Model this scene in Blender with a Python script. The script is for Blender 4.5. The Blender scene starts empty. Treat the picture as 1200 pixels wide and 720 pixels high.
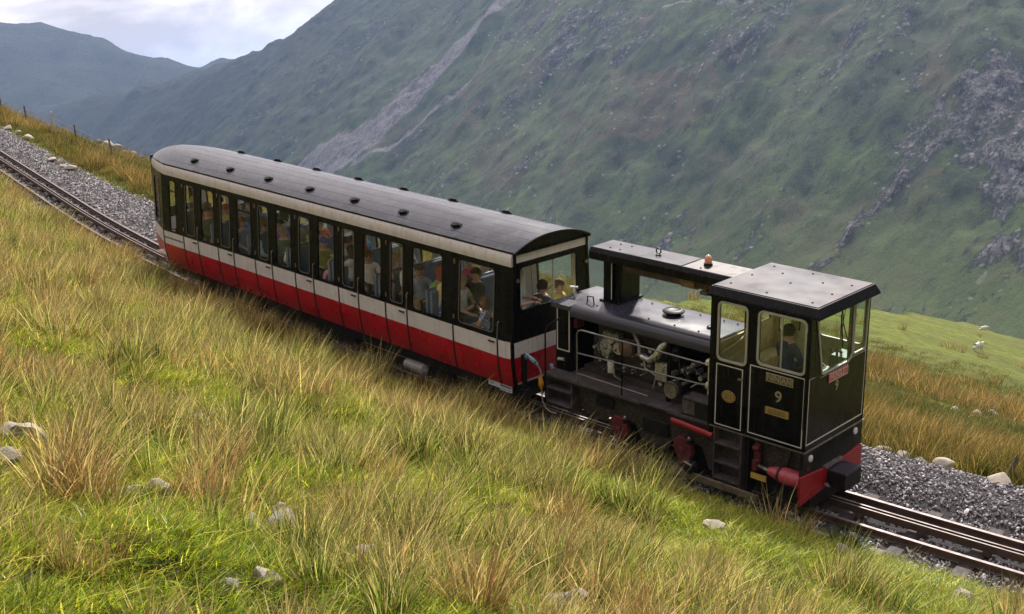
import bpy, bmesh, math, random
import numpy as np
from mathutils import Matrix, Vector
sc = bpy.context.scene
COL = sc.collection
rnd = random.Random(4)

# ------------------------------------------------------------------ camera, sky, sun, exposure
PITCH = math.radians(10)                     # the rack railway falls 1 in 5.7 towards +x
TM = Matrix.Rotation(PITCH, 4, 'Y')          # plane of the rails -> level world
M3 = np.array([[math.cos(PITCH), 0, math.sin(PITCH)], [0, 1, 0], [-math.sin(PITCH), 0, math.cos(PITCH)]])
CAM = np.array([8.439567, -15.537038, 8.569134])
RC = np.array([[0.72639229, 0.68708057, -0.01656888], [0.19758563, -0.23185936, -0.95247108], [-0.65826602, 0.68859388, -0.30417809]])
FPX = 1498.628
cam_d = bpy.data.cameras.new('camera')
cam_d.sensor_width = 36; cam_d.lens = 36*FPX/1200; cam_d.clip_start = .1; cam_d.clip_end = 20000
cam = bpy.data.objects.new('camera', cam_d); COL.objects.link(cam); sc.camera = cam
Rw = RC@M3.T; Cw = M3@CAM
mw = Matrix.Identity(4)
for i in range(3):
    mw[i][0] = Rw[0][i]; mw[i][1] = -Rw[1][i]; mw[i][2] = -Rw[2][i]; mw[i][3] = Cw[i]
cam.matrix_world = mw

SUN_EL, SUN_AZ = math.radians(44), math.radians(113)      # azimuth counted from +x towards +y
world = bpy.data.worlds.new('World'); sc.world = world; world.use_nodes = True
wn, wl = world.node_tree.nodes, world.node_tree.links
wn.clear()
sky = wn.new('ShaderNodeTexSky'); sky.sky_type = 'NISHITA'; sky.sun_disc = False
sky.sun_elevation = SUN_EL; sky.sun_rotation = math.pi/2-SUN_AZ; sky.air_density = 1.2; sky.dust_density = 2
tc = wn.new('ShaderNodeTexCoord'); mp = wn.new('ShaderNodeMapping'); mp.inputs['Scale'].default_value = (1, 1, 2.6)
nz = wn.new('ShaderNodeTexNoise'); nz.inputs['Scale'].default_value = 7.; nz.inputs['Detail'].default_value = 9; nz.inputs['Roughness'].default_value = .55
nz.inputs['Distortion'].default_value = .35
cr = wn.new('ShaderNodeValToRGB'); cr.color_ramp.elements[0].position = .41; cr.color_ramp.elements[1].position = .60
cr.color_ramp.elements[0].color = (7.0, 6.1, 5.9, 1); cr.color_ramp.elements[1].color = (14.5, 13.2, 12.6, 1)
e = cr.color_ramp.elements.new(.5); e.color = (10.0, 8.9, 8.6, 1)
nz2 = wn.new('ShaderNodeTexNoise'); nz2.inputs['Scale'].default_value = 1.7; nz2.inputs['Detail'].default_value = 6
cr2 = wn.new('ShaderNodeValToRGB'); cr2.color_ramp.elements[0].position = .20; cr2.color_ramp.elements[1].position = .30
mx = wn.new('ShaderNodeMixRGB'); bg = wn.new('ShaderNodeBackground'); bg.inputs['Strength'].default_value = .066
wo = wn.new('ShaderNodeOutputWorld')
wl.new(tc.outputs['Generated'], mp.inputs['Vector']); wl.new(mp.outputs[0], nz.inputs['Vector']); wl.new(mp.outputs[0], nz2.inputs['Vector'])
wl.new(nz.outputs['Fac'], cr.inputs[0]); wl.new(nz2.outputs['Fac'], cr2.inputs[0])
wl.new(cr2.outputs[0], mx.inputs[0]); wl.new(sky.outputs[0], mx.inputs[1]); wl.new(cr.outputs[0], mx.inputs[2])
vd = wn.new('ShaderNodeVectorMath'); vd.operation = 'DOT_PRODUCT'      # cloud is brighter round the veiled sun
vd.inputs[1].default_value = (math.cos(SUN_EL)*math.cos(SUN_AZ), math.cos(SUN_EL)*math.sin(SUN_AZ), math.sin(SUN_EL))
gr = wn.new('ShaderNodeMapRange'); gr.interpolation_type = 'SMOOTHSTEP'; gr.inputs['From Min'].default_value = .35; gr.inputs['From Max'].default_value = .97
gr.inputs['To Min'].default_value = .86; gr.inputs['To Max'].default_value = 1.3
vs_ = wn.new('ShaderNodeVectorMath'); vs_.operation = 'SCALE'
wl.new(tc.outputs['Generated'], vd.inputs[0]); wl.new(vd.outputs['Value'], gr.inputs['Value']); wl.new(mx.outputs[0], vs_.inputs[0]); wl.new(gr.outputs[0], vs_.inputs['Scale'])
wl.new(vs_.outputs[0], bg.inputs['Color']); wl.new(bg.outputs[0], wo.inputs['Surface'])

sun_d = bpy.data.lights.new('sun', 'SUN'); sun_d.energy = 5.0; sun_d.angle = math.radians(3); sun_d.color = (1, .94, .86)
sun = bpy.data.objects.new('sun', sun_d); COL.objects.link(sun)
sdir = Vector((math.cos(SUN_EL)*math.cos(SUN_AZ), math.cos(SUN_EL)*math.sin(SUN_AZ), math.sin(SUN_EL)))
sun.rotation_euler = sdir.to_track_quat('Z', 'Y').to_euler(); sun.location = (0, 0, 60)
sc.view_settings.view_transform = 'Standard'; sc.view_settings.look = 'None'
sc.view_settings.exposure = 0.6; sc.view_settings.gamma = 1; sc.view_settings.use_curve_mapping = False
sc.render.engine = 'CYCLES'
cy = sc.cycles
cy.use_denoising = True; cy.denoising_prefilter = 'NONE'; cy.max_bounces = 8; cy.transparent_max_bounces = 24; cy.diffuse_bounces = 3; cy.glossy_bounces = 3
cy.transmission_bounces = 4; cy.volume_bounces = 0; cy.volume_step_rate = 4; cy.sample_clamp_indirect = 6; cy.caustics_reflective = False; cy.caustics_refractive = False

# ------------------------------------------------------------------ terrain shape
def _h(ix, iy, seed):
    n = (ix.astype(np.int64)*374761393 + iy.astype(np.int64)*668265263 + seed*1274126177) & 0xffffffff
    n = ((n ^ (n >> 13))*1274126177) & 0xffffffff
    n = n ^ (n >> 16)
    return (n & 0xffff)/65535.0
def vnoise(x, y, seed=0):
    x = np.asarray(x, float); y = np.asarray(y, float)
    ix = np.floor(x); iy = np.floor(y); fx = x-ix; fy = y-iy
    fx = fx*fx*fx*(fx*(fx*6-15)+10); fy = fy*fy*fy*(fy*(fy*6-15)+10)
    a = _h(ix, iy, seed); b = _h(ix+1, iy, seed); c = _h(ix, iy+1, seed); d = _h(ix+1, iy+1, seed)
    return (a*(1-fx)+b*fx)*(1-fy)+(c*(1-fx)+d*fx)*fy
def fbm(x, y, seed=0, octv=4, gain=0.5):
    s = 0; a = 1; t = 0
    for k in range(octv):
        s = s+a*(vnoise(x*2**k+k*17.3, y*2**k-k*9.1, seed+k)-0.5); t += a; a *= gain
    return s/t*2
def sm(a, b, x):
    t = np.clip((np.asarray(x, float)-a)/(b-a), 0, 1); return t*t*(3-2*t)
def track_y(x):
    x = np.asarray(x, float)
    q = .00525*(x+5)**2-.04
    q27 = .00525*22**2-.04
    return np.where(x > -27, q, q27+.231*(-27-x))
def ballast_far(x):            # width of the stone bed on the valley side
    return np.interp(x, [-60, -40, -30, -24, -20, -14, -8, -3, 2, 10], [1.9, 2.0, 2.2, 2.8, 2.9, 2.2, 2.0, 2.2, 2.3, 2.4])
def ground_z(x, y):            # height above the sloping plane of the rails
    x = np.asarray(x, float); y = np.asarray(y, float)
    s = y-track_y(x)
    # near bank
    d = np.maximum(-s-1.05, 0)
    toe = np.interp(x, [-40, -33, -26, -12, -5, 0, 4], [.20, .25, .34, .28, .2, .04, .0])*sm(0, .7, d)
    near = -.14*sm(.35, 0, d)+toe+.40*np.maximum(d-.3, 0)
    near += sm(.6, 3, d)*(.26*fbm(x/3.1, y/2.6, 3, 3)+.12*fbm(x/1.1, y/.95, 9, 2))+.05*sm(.1,.6,d)*fbm(x/.5,y/.5,5,2)
    # far side
    bf = ballast_far(x)
    e = np.maximum(s-bf, 0)
    far = -.14+.16*sm(.6, 1.3, s)*sm(bf+.5, bf-.6, s)*sm(-9, -2, x) - .10*np.clip(s-1.2, 0, bf-1.2)*sm(-12, -20, x)
    se = np.interp(x+.45*y, EDGE_W, EDGE)
    sl = .385*np.minimum(e, 25)+.352*np.maximum(e-25, 0)+.05*np.maximum(-x-45, 0)*sm(0, 5, e)
    over = np.maximum(e-se, 0)
    wv = 18*sm(0, 1, se/150)+3
    lin = sl+.5*(np.sqrt(over**2+wv**2)-wv)
    far = far-lin+.25*sm(0, 6, e)*fbm(x/5., y/5., 21, 3)+sm(8, 60, e)*1.2*fbm(x/30., y/24., 31, 3)+.12*sm(.2, 2, e)*fbm(x/1.1, y/1.1, 14, 2)
    far = far+.3*sm(0, 1.2, e)*sm(4.5, 1.2, e)*sm(-6, -16, x)*sm(-60,-30,x)
    return np.where(s < 0, near, far)
EDGE_W = [-75, -55, -45, -32, -24, -15, -9, -4, 6]
EDGE = [1.5, 2, 4, 5, 8, 30, 100, 190, 240]

FLOOR = -190.0
def ridged(x, y, seed, octv=4):
    s = 0; a = 1; t = 0
    for k in range(octv):
        s = s+a*(1-np.abs(2*vnoise(x*2**k+k*11.7, y*2**k+k*5.3, seed+k)-1)); t += a; a *= .5
    return s/t
def mountain_z(x, y):          # the wall across the valley, in level coordinates
    x = np.asarray(x, float); y = np.asarray(y, float)
    wob = 40*fbm(x/260., y/900., 51, 3)
    foot = 640+wob+np.interp(x, [-3000, -1500, -500, 0, 600], [120, 60, 0, -10, -40])
    t = y-foot
    tt = .5*(t+np.sqrt(t*t+60.**2))
    z = FLOOR+.64*tt
    crest = np.interp(x, CX, CZ)+8*fbm(x/60., y*0+3.3, 71, 4)
    k = 12.
    d = np.clip((crest-z)/k, -30, 30)
    z = z-k*np.log1p(np.exp(-d))
    z = z-.35*np.maximum(y-1180, 0)*sm(1180, 1300, y)
    up = sm(0, 120, t)
    g = ridged((x+.25*y)/150., y/900., 61, 3)       # gullies down the slope
    z = z+up*(24*(g-.55)+12*fbm((x+.2*y)/45., y/150., 63, 4)+6*(ridged((x+.3*y)/36., y/75., 65, 4)-.5)+3.5*fbm(x/12., y/18., 67, 4))
    return z
CX = [-3200, -2400, -1950, -1790, -1668, -1608, -1540, -1450, -1340, -1000, -500, 0, 900]
CZ = [40, 40, 56, 66, 70, 80, 104, 150, 205, 250, 270, 260, 260]
def far_ridge_z(x, y):
    # the combe wall closing the valley head
    ca, sa = math.cos(math.radians(152)), math.sin(math.radians(152))
    a = x*ca+y*sa; b = -x*sa+y*ca            # a: away from the camera, b: to the left
    foot = 2100+120*fbm(b/500., a/900., 81, 3)
    t = a-foot; tt = .5*(t+np.sqrt(t*t+200.**2))
    z = FLOOR+.42*tt
    crest = np.interp(b, [-700, -297, -222, -152, -82, 5, 93, 179, 330, 700, 1400], FR)+13*fbm(b/80., b*0+7.7, 83, 6)
    d = np.clip((crest-z)/25., -30, 30)
    z = z-25*np.log1p(np.exp(-d))
    z = z-.4*np.maximum(a-3300, 0)
    return z+sm(0, 300, t)*(45*(ridged((b+.3*a)/170., a/700., 91, 5)-.55)+16*fbm(b/60., a/140., 93, 4))
FR = [104, 100, 92, 122, 158, 210, 250, 268, 285, 300, 300]

# ------------------------------------------------------------------ helpers
def tag(o, label=None, cat=None, group=None, kind=None):
    if label: o['label'] = label
    if cat: o['category'] = cat
    if group: o['group'] = group
    if kind: o['kind'] = kind
    return o
def empty(name, mat, label, cat, group=None):
    o = bpy.data.objects.new(name, None); COL.objects.link(o); o.empty_display_size = .3
    o.matrix_world = mat
    return tag(o, label, cat, group)
class MB:
    def __init__(s): s.v = []; s.f = []; s.m = []
    def add(s, vs, fs, m=0):
        b = len(s.v); s.v += [tuple(p) for p in vs]
        for q in fs: s.f.append(tuple(b+i for i in q)); s.m.append(m)
        return s
    def box(s, x0, x1, y0, y1, z0, z1, m=0, c=0):
        if c <= 0:
            vs = [(x, y, z) for x in (x0, x1) for y in (y0, y1) for z in (z0, z1)]
            return s.add(vs, [(0, 1, 3, 2), (4, 6, 7, 5), (0, 4, 5, 1), (2, 3, 7, 6), (0, 2, 6, 4), (1, 5, 7, 3)], m)
        # chamfered along x and y at top and bottom
        lo = [(x0+c, y0+c), (x1-c, y0+c), (x1-c, y1-c), (x0+c, y1-c)]; hi = [(x0, y0), (x1, y0), (x1, y1), (x0, y1)]
        vs = [(a, b, z0) for a, b in lo]+[(a, b, z0+c) for a, b in hi]+[(a, b, z1-c) for a, b in hi]+[(a, b, z1) for a, b in lo]
        fs = [(3, 2, 1, 0), (12, 13, 14, 15)]
        for k in range(3):
            for i in range(4): j = (i+1) % 4; fs.append((4*k+i, 4*k+j, 4*k+4+j, 4*k+4+i))
        return s.add(vs, fs, m)
    def tube(s, pts, r, n=8, m=0, cap=True):
        P = [Vector(p) for p in pts]; R = r if isinstance(r, (list, tuple)) else [r]*len(P)
        up = None; vs = []
        for i, p in enumerate(P):
            t = (P[min(i+1, len(P)-1)]-P[max(i-1, 0)]).normalized()
            if up is None:
                a = Vector((0, 0, 1)) if abs(t.z) < .9 else Vector((1, 0, 0)); up = t.cross(a).normalized()
            else: up = (up-t*up.dot(t)).normalized()
            w = t.cross(up)
            for k in range(n):
                an = 2*math.pi*k/n; q = p+(up*math.cos(an)+w*math.sin(an))*R[i]; vs.append(q)
        fs = []
        for i in range(len(P)-1):
            for k in range(n):
                j = (k+1) % n; fs.append((i*n+k, i*n+j, (i+1)*n+j, (i+1)*n+k))
        if cap: fs.append(tuple(range(n-1, -1, -1))); fs.append(tuple((len(P)-1)*n+k for k in range(n)))
        return s.add(vs, fs, m)
    def lathe(s, prof, c=(0, 0, 0), axis='z', n=20, m=0):
        vs = []
        for r, h in prof:
            for k in range(n):
                a = 2*math.pi*k/n; p = (r*math.cos(a), r*math.sin(a), h)
                if axis == 'x': p = (h, p[0], p[1])
                if axis == 'y': p = (p[0], h, p[1])
                vs.append((c[0]+p[0], c[1]+p[1], c[2]+p[2]))
        fs = []
        for i in range(len(prof)-1):
            for k in range(n):
                j = (k+1) % n; fs.append((i*n+k, i*n+j, (i+1)*n+j, (i+1)*n+k))
        fs.append(tuple(range(n))); fs.append(tuple((len(prof)-1)*n+k for k in range(n)))
        return s.add(vs, fs, m)
    def prism(s, poly, a0, a1, axis='y', m=0):
        # poly: 2D points; axis y -> (x,z), x -> (y,z), z -> (x,y)
        def P(p, a): return {'y': (p[0], a, p[1]), 'x': (a, p[0], p[1]), 'z': (p[0], p[1], a)}[axis]
        n = len(poly); vs = [P(p, a0) for p in poly]+[P(p, a1) for p in poly]
        fs = [tuple(range(n)), tuple(range(2*n-1, n-1, -1))]+[(i, (i+1) % n, n+(i+1) % n, n+i) for i in range(n)]
        return s.add(vs, fs, m)
    def ring(s, outer, inner, a0, a1, axis='y', m=0):
        def P(p, a): return {'y': (p[0], a, p[1]), 'x': (a, p[0], p[1]), 'z': (p[0], p[1], a)}[axis]
        n = len(outer); vs = [P(p, a) for a in (a0, a1) for q in (outer, inner) for p in q]; fs = []
        for i in range(n):
            j = (i+1) % n
            fs += [(i, j, n+j, n+i), (2*n+i, 3*n+i, 3*n+j, 2*n+j), (i, 2*n+i, 2*n+j, j), (n+i, n+j, 3*n+j, 3*n+i)]
        return s.add(vs, fs, m)
    def mapv(s, fn): s.v = [tuple(fn(*p)) for p in s.v]; return s
    def mesh(s, name, mats, smooth=None):
        me = bpy.data.meshes.new(name); me.from_pydata(s.v, [], s.f)
        for x in (mats if isinstance(mats, (list, tuple)) else [mats]): me.materials.append(x)
        me.polygons.foreach_set('material_index', s.m)
        bm = bmesh.new(); bm.from_mesh(me); bmesh.ops.recalc_face_normals(bm, faces=bm.faces); bm.to_mesh(me); bm.free()
        if smooth is not None:
            me.polygons.foreach_set('use_smooth', [True]*len(me.polygons))
            me.set_sharp_from_angle(angle=math.radians(smooth))
        me.update(); return me
    def obj(s, name, mats, parent=None, smooth=None, bevel=0):
        o = bpy.data.objects.new(name, s.mesh(name, mats, smooth)); COL.objects.link(o)
        if parent is not None: o.parent = parent
        if bevel:
            b = o.modifiers.new('bevel', 'BEVEL'); b.width = bevel; b.segments = 2; b.limit_method = 'ANGLE'; b.angle_limit = math.radians(40)
        return o
def inst(src, name, parent, loc=(0, 0, 0), rot=(0, 0, 0), scale=(1, 1, 1)):
    o = bpy.data.objects.new(name, src.data if hasattr(src, 'data') else src); COL.objects.link(o); o.parent = parent
    o.location = loc; o.rotation_euler = rot; o.scale = scale
    if hasattr(src, 'modifiers'):
        for m_ in src.modifiers:
            b = o.modifiers.new('bevel', 'BEVEL'); b.width = m_.width; b.segments = 2; b.limit_method = 'ANGLE'; b.angle_limit = m_.angle_limit
    return o
def rrect(x0, x1, z0, z1, r, n=4):
    out = []
    for cx, cz, a0 in ((x1-r, z1-r, 0), (x0+r, z1-r, 90), (x0+r, z0+r, 180), (x1-r, z0+r, 270)):
        for k in range(n+1):
            a = math.radians(a0+90*k/n); out.append((cx+r*math.cos(a), cz+r*math.sin(a)))
    return out
def square_path(x0, x1, z0, z1, n=4):
    out = []
    for cx, cz in ((x1, z1), (x0, z1), (x0, z0), (x1, z0)): out += [(cx, cz)]*(n+1)
    return out
def rpoly(pts, r, n=4):       # polygon with rounded corners
    out = []; N = len(pts)
    for i in range(N):
        p = Vector(pts[i]); a = (Vector(pts[i-1])-p).normalized(); b = (Vector(pts[(i+1) % N])-p).normalized()
        A = p+a*r; B = p+b*r
        for k in range(n+1):
            t = k/n; q = A*(1-t)**2+p*2*t*(1-t)+B*t*t; out.append((q.x, q.y))
    return out
def shrink(poly, d):
    c = Vector((sum(p[0] for p in poly)/len(poly), sum(p[1] for p in poly)/len(poly)))
    w = max(p[0] for p in poly)-min(p[0] for p in poly); h = max(p[1] for p in poly)-min(p[1] for p in poly)
    return [(c.x+(p[0]-c.x)*(1-2*d/w), c.y+(p[1]-c.y)*(1-2*d/h)) for p in poly]
HAZE = 1.05e-4
def text(body, name, mat, parent, loc, rot, size, ext=.003, sx=1.0):
    cu = bpy.data.curves.new(name, 'FONT'); cu.body = body; cu.size = size; cu.extrude = ext; cu.align_x = 'CENTER'; cu.align_y = 'CENTER'
    cu.materials.append(mat); cu.offset = size*.012
    tmp = bpy.data.objects.new('tmp', cu); COL.objects.link(tmp); dg = bpy.context.evaluated_depsgraph_get(); dg.update()
    me = bpy.data.meshes.new_from_object(tmp.evaluated_get(dg)); bpy.data.objects.remove(tmp)
    o = bpy.data.objects.new(name, me); COL.objects.link(o); o.parent = parent; o.location = loc; o.rotation_euler = rot; o.scale = (sx, 1, 1)
    return o

# ------------------------------------------------------------------ materials
def new_mat(name):
    m = bpy.data.materials.new(name); m.use_nodes = True
    return m, m.node_tree.nodes, m.node_tree.links, m.node_tree.nodes['Principled BSDF']
def mat(name, col, rough=.5, metal=0., var=.12, scale=6., bump=0., dirt=None, dirt_amt=.35, rvar=.1, coat=0., spec=.5, sscale=None, streak=None, foot=None):
    m, N, L, B = new_mat(name)
    tc = N.new('ShaderNodeTexCoord'); nz = N.new('ShaderNodeTexNoise'); nz.inputs['Scale'].default_value = scale; nz.inputs['Detail'].default_value = 6
    L.new(tc.outputs['Object'], nz.inputs['Vector'])
    mp = N.new('ShaderNodeMapRange'); mp.inputs['From Min'].default_value = .3; mp.inputs['From Max'].default_value = .7
    mp.inputs['To Min'].default_value = 1-var; mp.inputs['To Max'].default_value = 1+var; L.new(nz.outputs['Fac'], mp.inputs['Value'])
    vm = N.new('ShaderNodeVectorMath'); vm.operation = 'SCALE'; vm.inputs[0].default_value = col; L.new(mp.outputs[0], vm.inputs['Scale'])
    src = vm.outputs[0]
    if dirt:
        n2 = N.new('ShaderNodeTexNoise'); n2.inputs['Scale'].default_value = sscale or scale*2.3; n2.inputs['Detail'].default_value = 8; n2.inputs['Roughness'].default_value = .65
        L.new(tc.outputs['Object'], n2.inputs['Vector'])
        r = N.new('ShaderNodeMapRange'); r.inputs['From Min'].default_value = .48; r.inputs['From Max'].default_value = .68; r.inputs['To Max'].default_value = dirt_amt
        L.new(n2.outputs['Fac'], r.inputs['Value'])
        mx = N.new('ShaderNodeMixRGB'); mx.inputs[2].default_value = (*dirt, 1); L.new(r.outputs[0], mx.inputs[0]); L.new(src, mx.inputs[1]); src = mx.outputs[0]
    if streak:                     # rain-washed grime running down, and road dirt thrown up along the bottom
        sm_ = N.new('ShaderNodeMapping'); sm_.inputs['Scale'].default_value = (9, 9, .7); L.new(tc.outputs['Object'], sm_.inputs['Vector'])
        n4 = N.new('ShaderNodeTexNoise'); n4.inputs['Scale'].default_value = 2.2; n4.inputs['Detail'].default_value = 7; L.new(sm_.outputs[0], n4.inputs['Vector'])
        r4 = N.new('ShaderNodeMapRange'); r4.inputs['From Min'].default_value = .5; r4.inputs['From Max'].default_value = .72; r4.inputs['To Max'].default_value = streak[1]; L.new(n4.outputs['Fac'], r4.inputs['Value'])
        fac = r4.outputs[0]
        if foot:
            sz_ = N.new('ShaderNodeSeparateXYZ'); L.new(tc.outputs['Object'], sz_.inputs[0])
            r5 = N.new('ShaderNodeMapRange'); r5.inputs['From Min'].default_value = foot[1]; r5.inputs['From Max'].default_value = foot[0]; r5.inputs['To Max'].default_value = .75; L.new(sz_.outputs['Z'], r5.inputs['Value'])
            m5 = N.new('ShaderNodeMath'); m5.operation = 'MULTIPLY'; L.new(r5.outputs[0], m5.inputs[0]); L.new(n4.outputs['Fac'], m5.inputs[1])
            a5 = N.new('ShaderNodeMath'); a5.operation = 'ADD'; a5.use_clamp = True; L.new(m5.outputs[0], a5.inputs[0]); L.new(fac, a5.inputs[1]); fac = a5.outputs[0]
        mx = N.new('ShaderNodeMixRGB'); mx.inputs[2].default_value = (*streak[0], 1); L.new(fac, mx.inputs[0]); L.new(src, mx.inputs[1]); src = mx.outputs[0]
    L.new(src, B.inputs['Base Color'])
    r2 = N.new('ShaderNodeMapRange'); r2.inputs['From Min'].default_value = .3; r2.inputs['From Max'].default_value = .7
    r2.inputs['To Min'].default_value = max(rough-rvar, .03); r2.inputs['To Max'].default_value = min(rough+rvar, 1); L.new(nz.outputs['Fac'], r2.inputs['Value'])
    L.new(r2.outputs[0], B.inputs['Roughness'])
    B.inputs['Metallic'].default_value = metal; B.inputs['Coat Weight'].default_value = coat; B.inputs['Coat Roughness'].default_value = .08
    B.inputs['Specular IOR Level'].default_value = spec
    if bump:
        b = N.new('ShaderNodeBump'); b.inputs['Strength'].default_value = 1; b.inputs['Distance'].default_value = bump
        n3 = N.new('ShaderNodeTexNoise'); n3.inputs['Scale'].default_value = scale*5; n3.inputs['Detail'].default_value = 5; L.new(tc.outputs['Object'], n3.inputs['Vector'])
        L.new(n3.outputs['Fac'], b.inputs['Height']); L.new(b.outputs[0], B.inputs['Normal'])
    return m
def glass_mat(name, tint, gloss=.10):
    m, N, L, B = new_mat(name); N.remove(B)
    t = N.new('ShaderNodeBsdfTransparent'); t.inputs[0].default_value = (*tint, 1)
    g = N.new('ShaderNodeBsdfGlossy'); g.inputs['Roughness'].default_value = .03; g.inputs[0].default_value = (.95, .97, 1, 1)
    fr = N.new('ShaderNodeLayerWeight'); pw = N.new('ShaderNodeMath'); pw.operation = 'POWER'; pw.inputs[1].default_value = 5.; L.new(fr.outputs['Facing'], pw.inputs[0])
    ad = N.new('ShaderNodeMath'); ad.operation = 'MULTIPLY_ADD'; ad.inputs[1].default_value = .5; ad.inputs[2].default_value = gloss*.3; L.new(pw.outputs[0], ad.inputs[0])
    mx = N.new('ShaderNodeMixShader'); L.new(ad.outputs[0], mx.inputs[0]); L.new(t.outputs[0], mx.inputs[1]); L.new(g.outputs[0], mx.inputs[2])
    L.new(mx.outputs[0], N['Material Output'].inputs['Surface']); return m

RED = mat('coach_red', (.46, .007, .018), .3, var=.10, scale=2.2, dirt=(.10, .02, .02), dirt_amt=.45, sscale=3.5, coat=.3, streak=((.07, .035, .03), .35), foot=(.66, .98))
CREAM = mat('coach_cream', (.68, .64, .68), .38, var=.05, scale=2.5, dirt=(.36, .30, .30), dirt_amt=.35, sscale=5, coat=.15, streak=((.30, .25, .24), .35))
BLACK = mat('black_gloss_paint', (.0035, .0035, .005), .26, var=.3, scale=3, dirt=(.012, .011, .011), dirt_amt=.4, spec=.16, streak=((.022, .018, .016), .6))
DBLACK = mat('dirty_black', (.008, .008, .009), .55, var=.4, scale=5, dirt=(.040, .030, .024), dirt_amt=.6, bump=.003, spec=.3)
ROOF = mat('coach_roof_grey', (.026, .028, .042), .25, var=.14, scale=1.6, dirt=(.11, .105, .115), dirt_amt=.35, sscale=6, rvar=.07, spec=.4)
LROOF = mat('loco_roof_paint', (.045, .045, .062), .30, var=.25, scale=2.2, dirt=(.060, .036, .036), dirt_amt=.95, sscale=1.1, rvar=.05, spec=.16)
DECK = mat('hood_top_paint', (.040, .040, .060), .25, var=.18, scale=2.5, dirt=(.03, .028, .035), dirt_amt=.5, sscale=5, rvar=.05, spec=.45)
RUBBER = mat('black_rubber', (.012, .012, .012), .5)
SILVER = mat('window_frame_metal', (.22, .21, .21), .4, metal=.6, var=.1, scale=8)
WHITE = mat('white_lining_paint', (.62, .60, .57), .5, var=.08)
LFRAME = mat('pale_window_frame', (.42, .41, .38), .45, metal=.3, var=.1, scale=8)
LRED = mat('buffer_red', (.30, .010, .018), .42, var=.15, scale=7, dirt=(.10, .02, .02), dirt_amt=.5, bump=.001)
DRED = mat('oily_red', (.11, .014, .016), .65, var=.4, scale=12, dirt=(.02, .012, .010), dirt_amt=.95, bump=.002)
BRASS = mat('brass', (.50, .33, .10), .4, metal=.5, var=.2, scale=20)
BRASSD = mat('dull_brass', (.36, .30, .20), .5, metal=.3, var=.2, scale=20)
STEEL = mat('worn_steel', (.32, .30, .29), .42, metal=.8, var=.3, scale=12, dirt=(.10, .06, .04), dirt_amt=.7)
ALU = mat('cast_aluminium', (.74, .73, .74), .32, metal=.75, var=.3, scale=25, dirt=(.04, .035, .035), dirt_amt=.8)
PIPE = mat('dusty_pipe', (.34, .33, .34), .55, metal=.2, var=.2, scale=20, dirt=(.06, .05, .04), dirt_amt=.7)
OILY = mat('oily_engine', (.025, .022, .021), .5, var=.5, scale=14, dirt=(.14, .10, .08), dirt_amt=.8, bump=.004)
PLATE = mat('footplate', (.060, .048, .053), .6, var=.3, scale=6, dirt=(.17, .13, .12), dirt_amt=.6, sscale=9, bump=.002)
RODM = mat('coupling_rod_steel', (.20, .16, .11), .5, metal=.3, var=.3, scale=6, dirt=(.07, .05, .03), dirt_amt=.6)
RUSTPIPE = mat('heat_stained_pipe', (.10, .065, .055), .65, var=.4, scale=6, dirt=(.30, .17, .06), dirt_amt=.35, sscale=3)
YELL = mat('yellow_patch', (.45, .30, .07), .6, var=.2)
CABIN = mat('cab_cream_interior', (.50, .43, .24), .6, var=.12, scale=4, dirt=(.2, .15, .08), dirt_amt=.5)
SALOON = mat('saloon_interior', (.66, .65, .62), .7, var=.1)
SEATM = mat('seat_moquette', (.12, .15, .22), .9, var=.3, scale=30)
BLUEP = mat('blue_plug', (.35, .60, .85), .4); ORANGEP = mat('orange_tag', (.75, .35, .03), .5); CABLE = mat('pale_cable', (.45, .38, .33), .6)
BEAC = mat('amber_beacon', (.80, .33, .20), .15, coat=.6, var=.3, scale=14, dirt=(.30, .20, .50), dirt_amt=.9, sscale=9)
LAMPG = mat('lamp_lens', (.62, .62, .66), .2, coat=.6)
GLASS = glass_mat('window_glass', (.98, .99, .98), .06)
GLASSC = glass_mat('cab_glass', (.92, .95, .93), .09)
LABELM = mat('label_white', (.62, .64, .72), .5); INK = mat('label_ink', (.10, .11, .22), .6)
SIGNRED = mat('sign_red', (.38, .03, .06), .4); SIGNPINK = mat('sign_letter', (.62, .42, .42), .5)
RAILM = mat('rail_brown_steel', (.085, .055, .045), .55, metal=.3, var=.25, scale=9, dirt=(.15, .075, .045), dirt_amt=.5)
RAILTOP = mat('rail_head_steel', (.15, .115, .11), .55, metal=.3, var=.15, scale=9)
SLEEP = mat('sleeper_timber', (.038, .030, .032), .85, var=.35, scale=4, dirt=(.14, .11, .11), dirt_amt=.7, bump=.004)
POSTM = mat('weathered_post', (.13, .11, .085), .85, var=.3, scale=8, bump=.004); POSTP = mat('pale_post', (.50, .47, .42), .8, var=.15, scale=8)
WIRE = mat('fence_wire', (.20, .20, .19), .5, metal=.6)

def T(o): return TM@o if isinstance(o, Matrix) else TM@Matrix.Translation(Vector(o))

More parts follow.
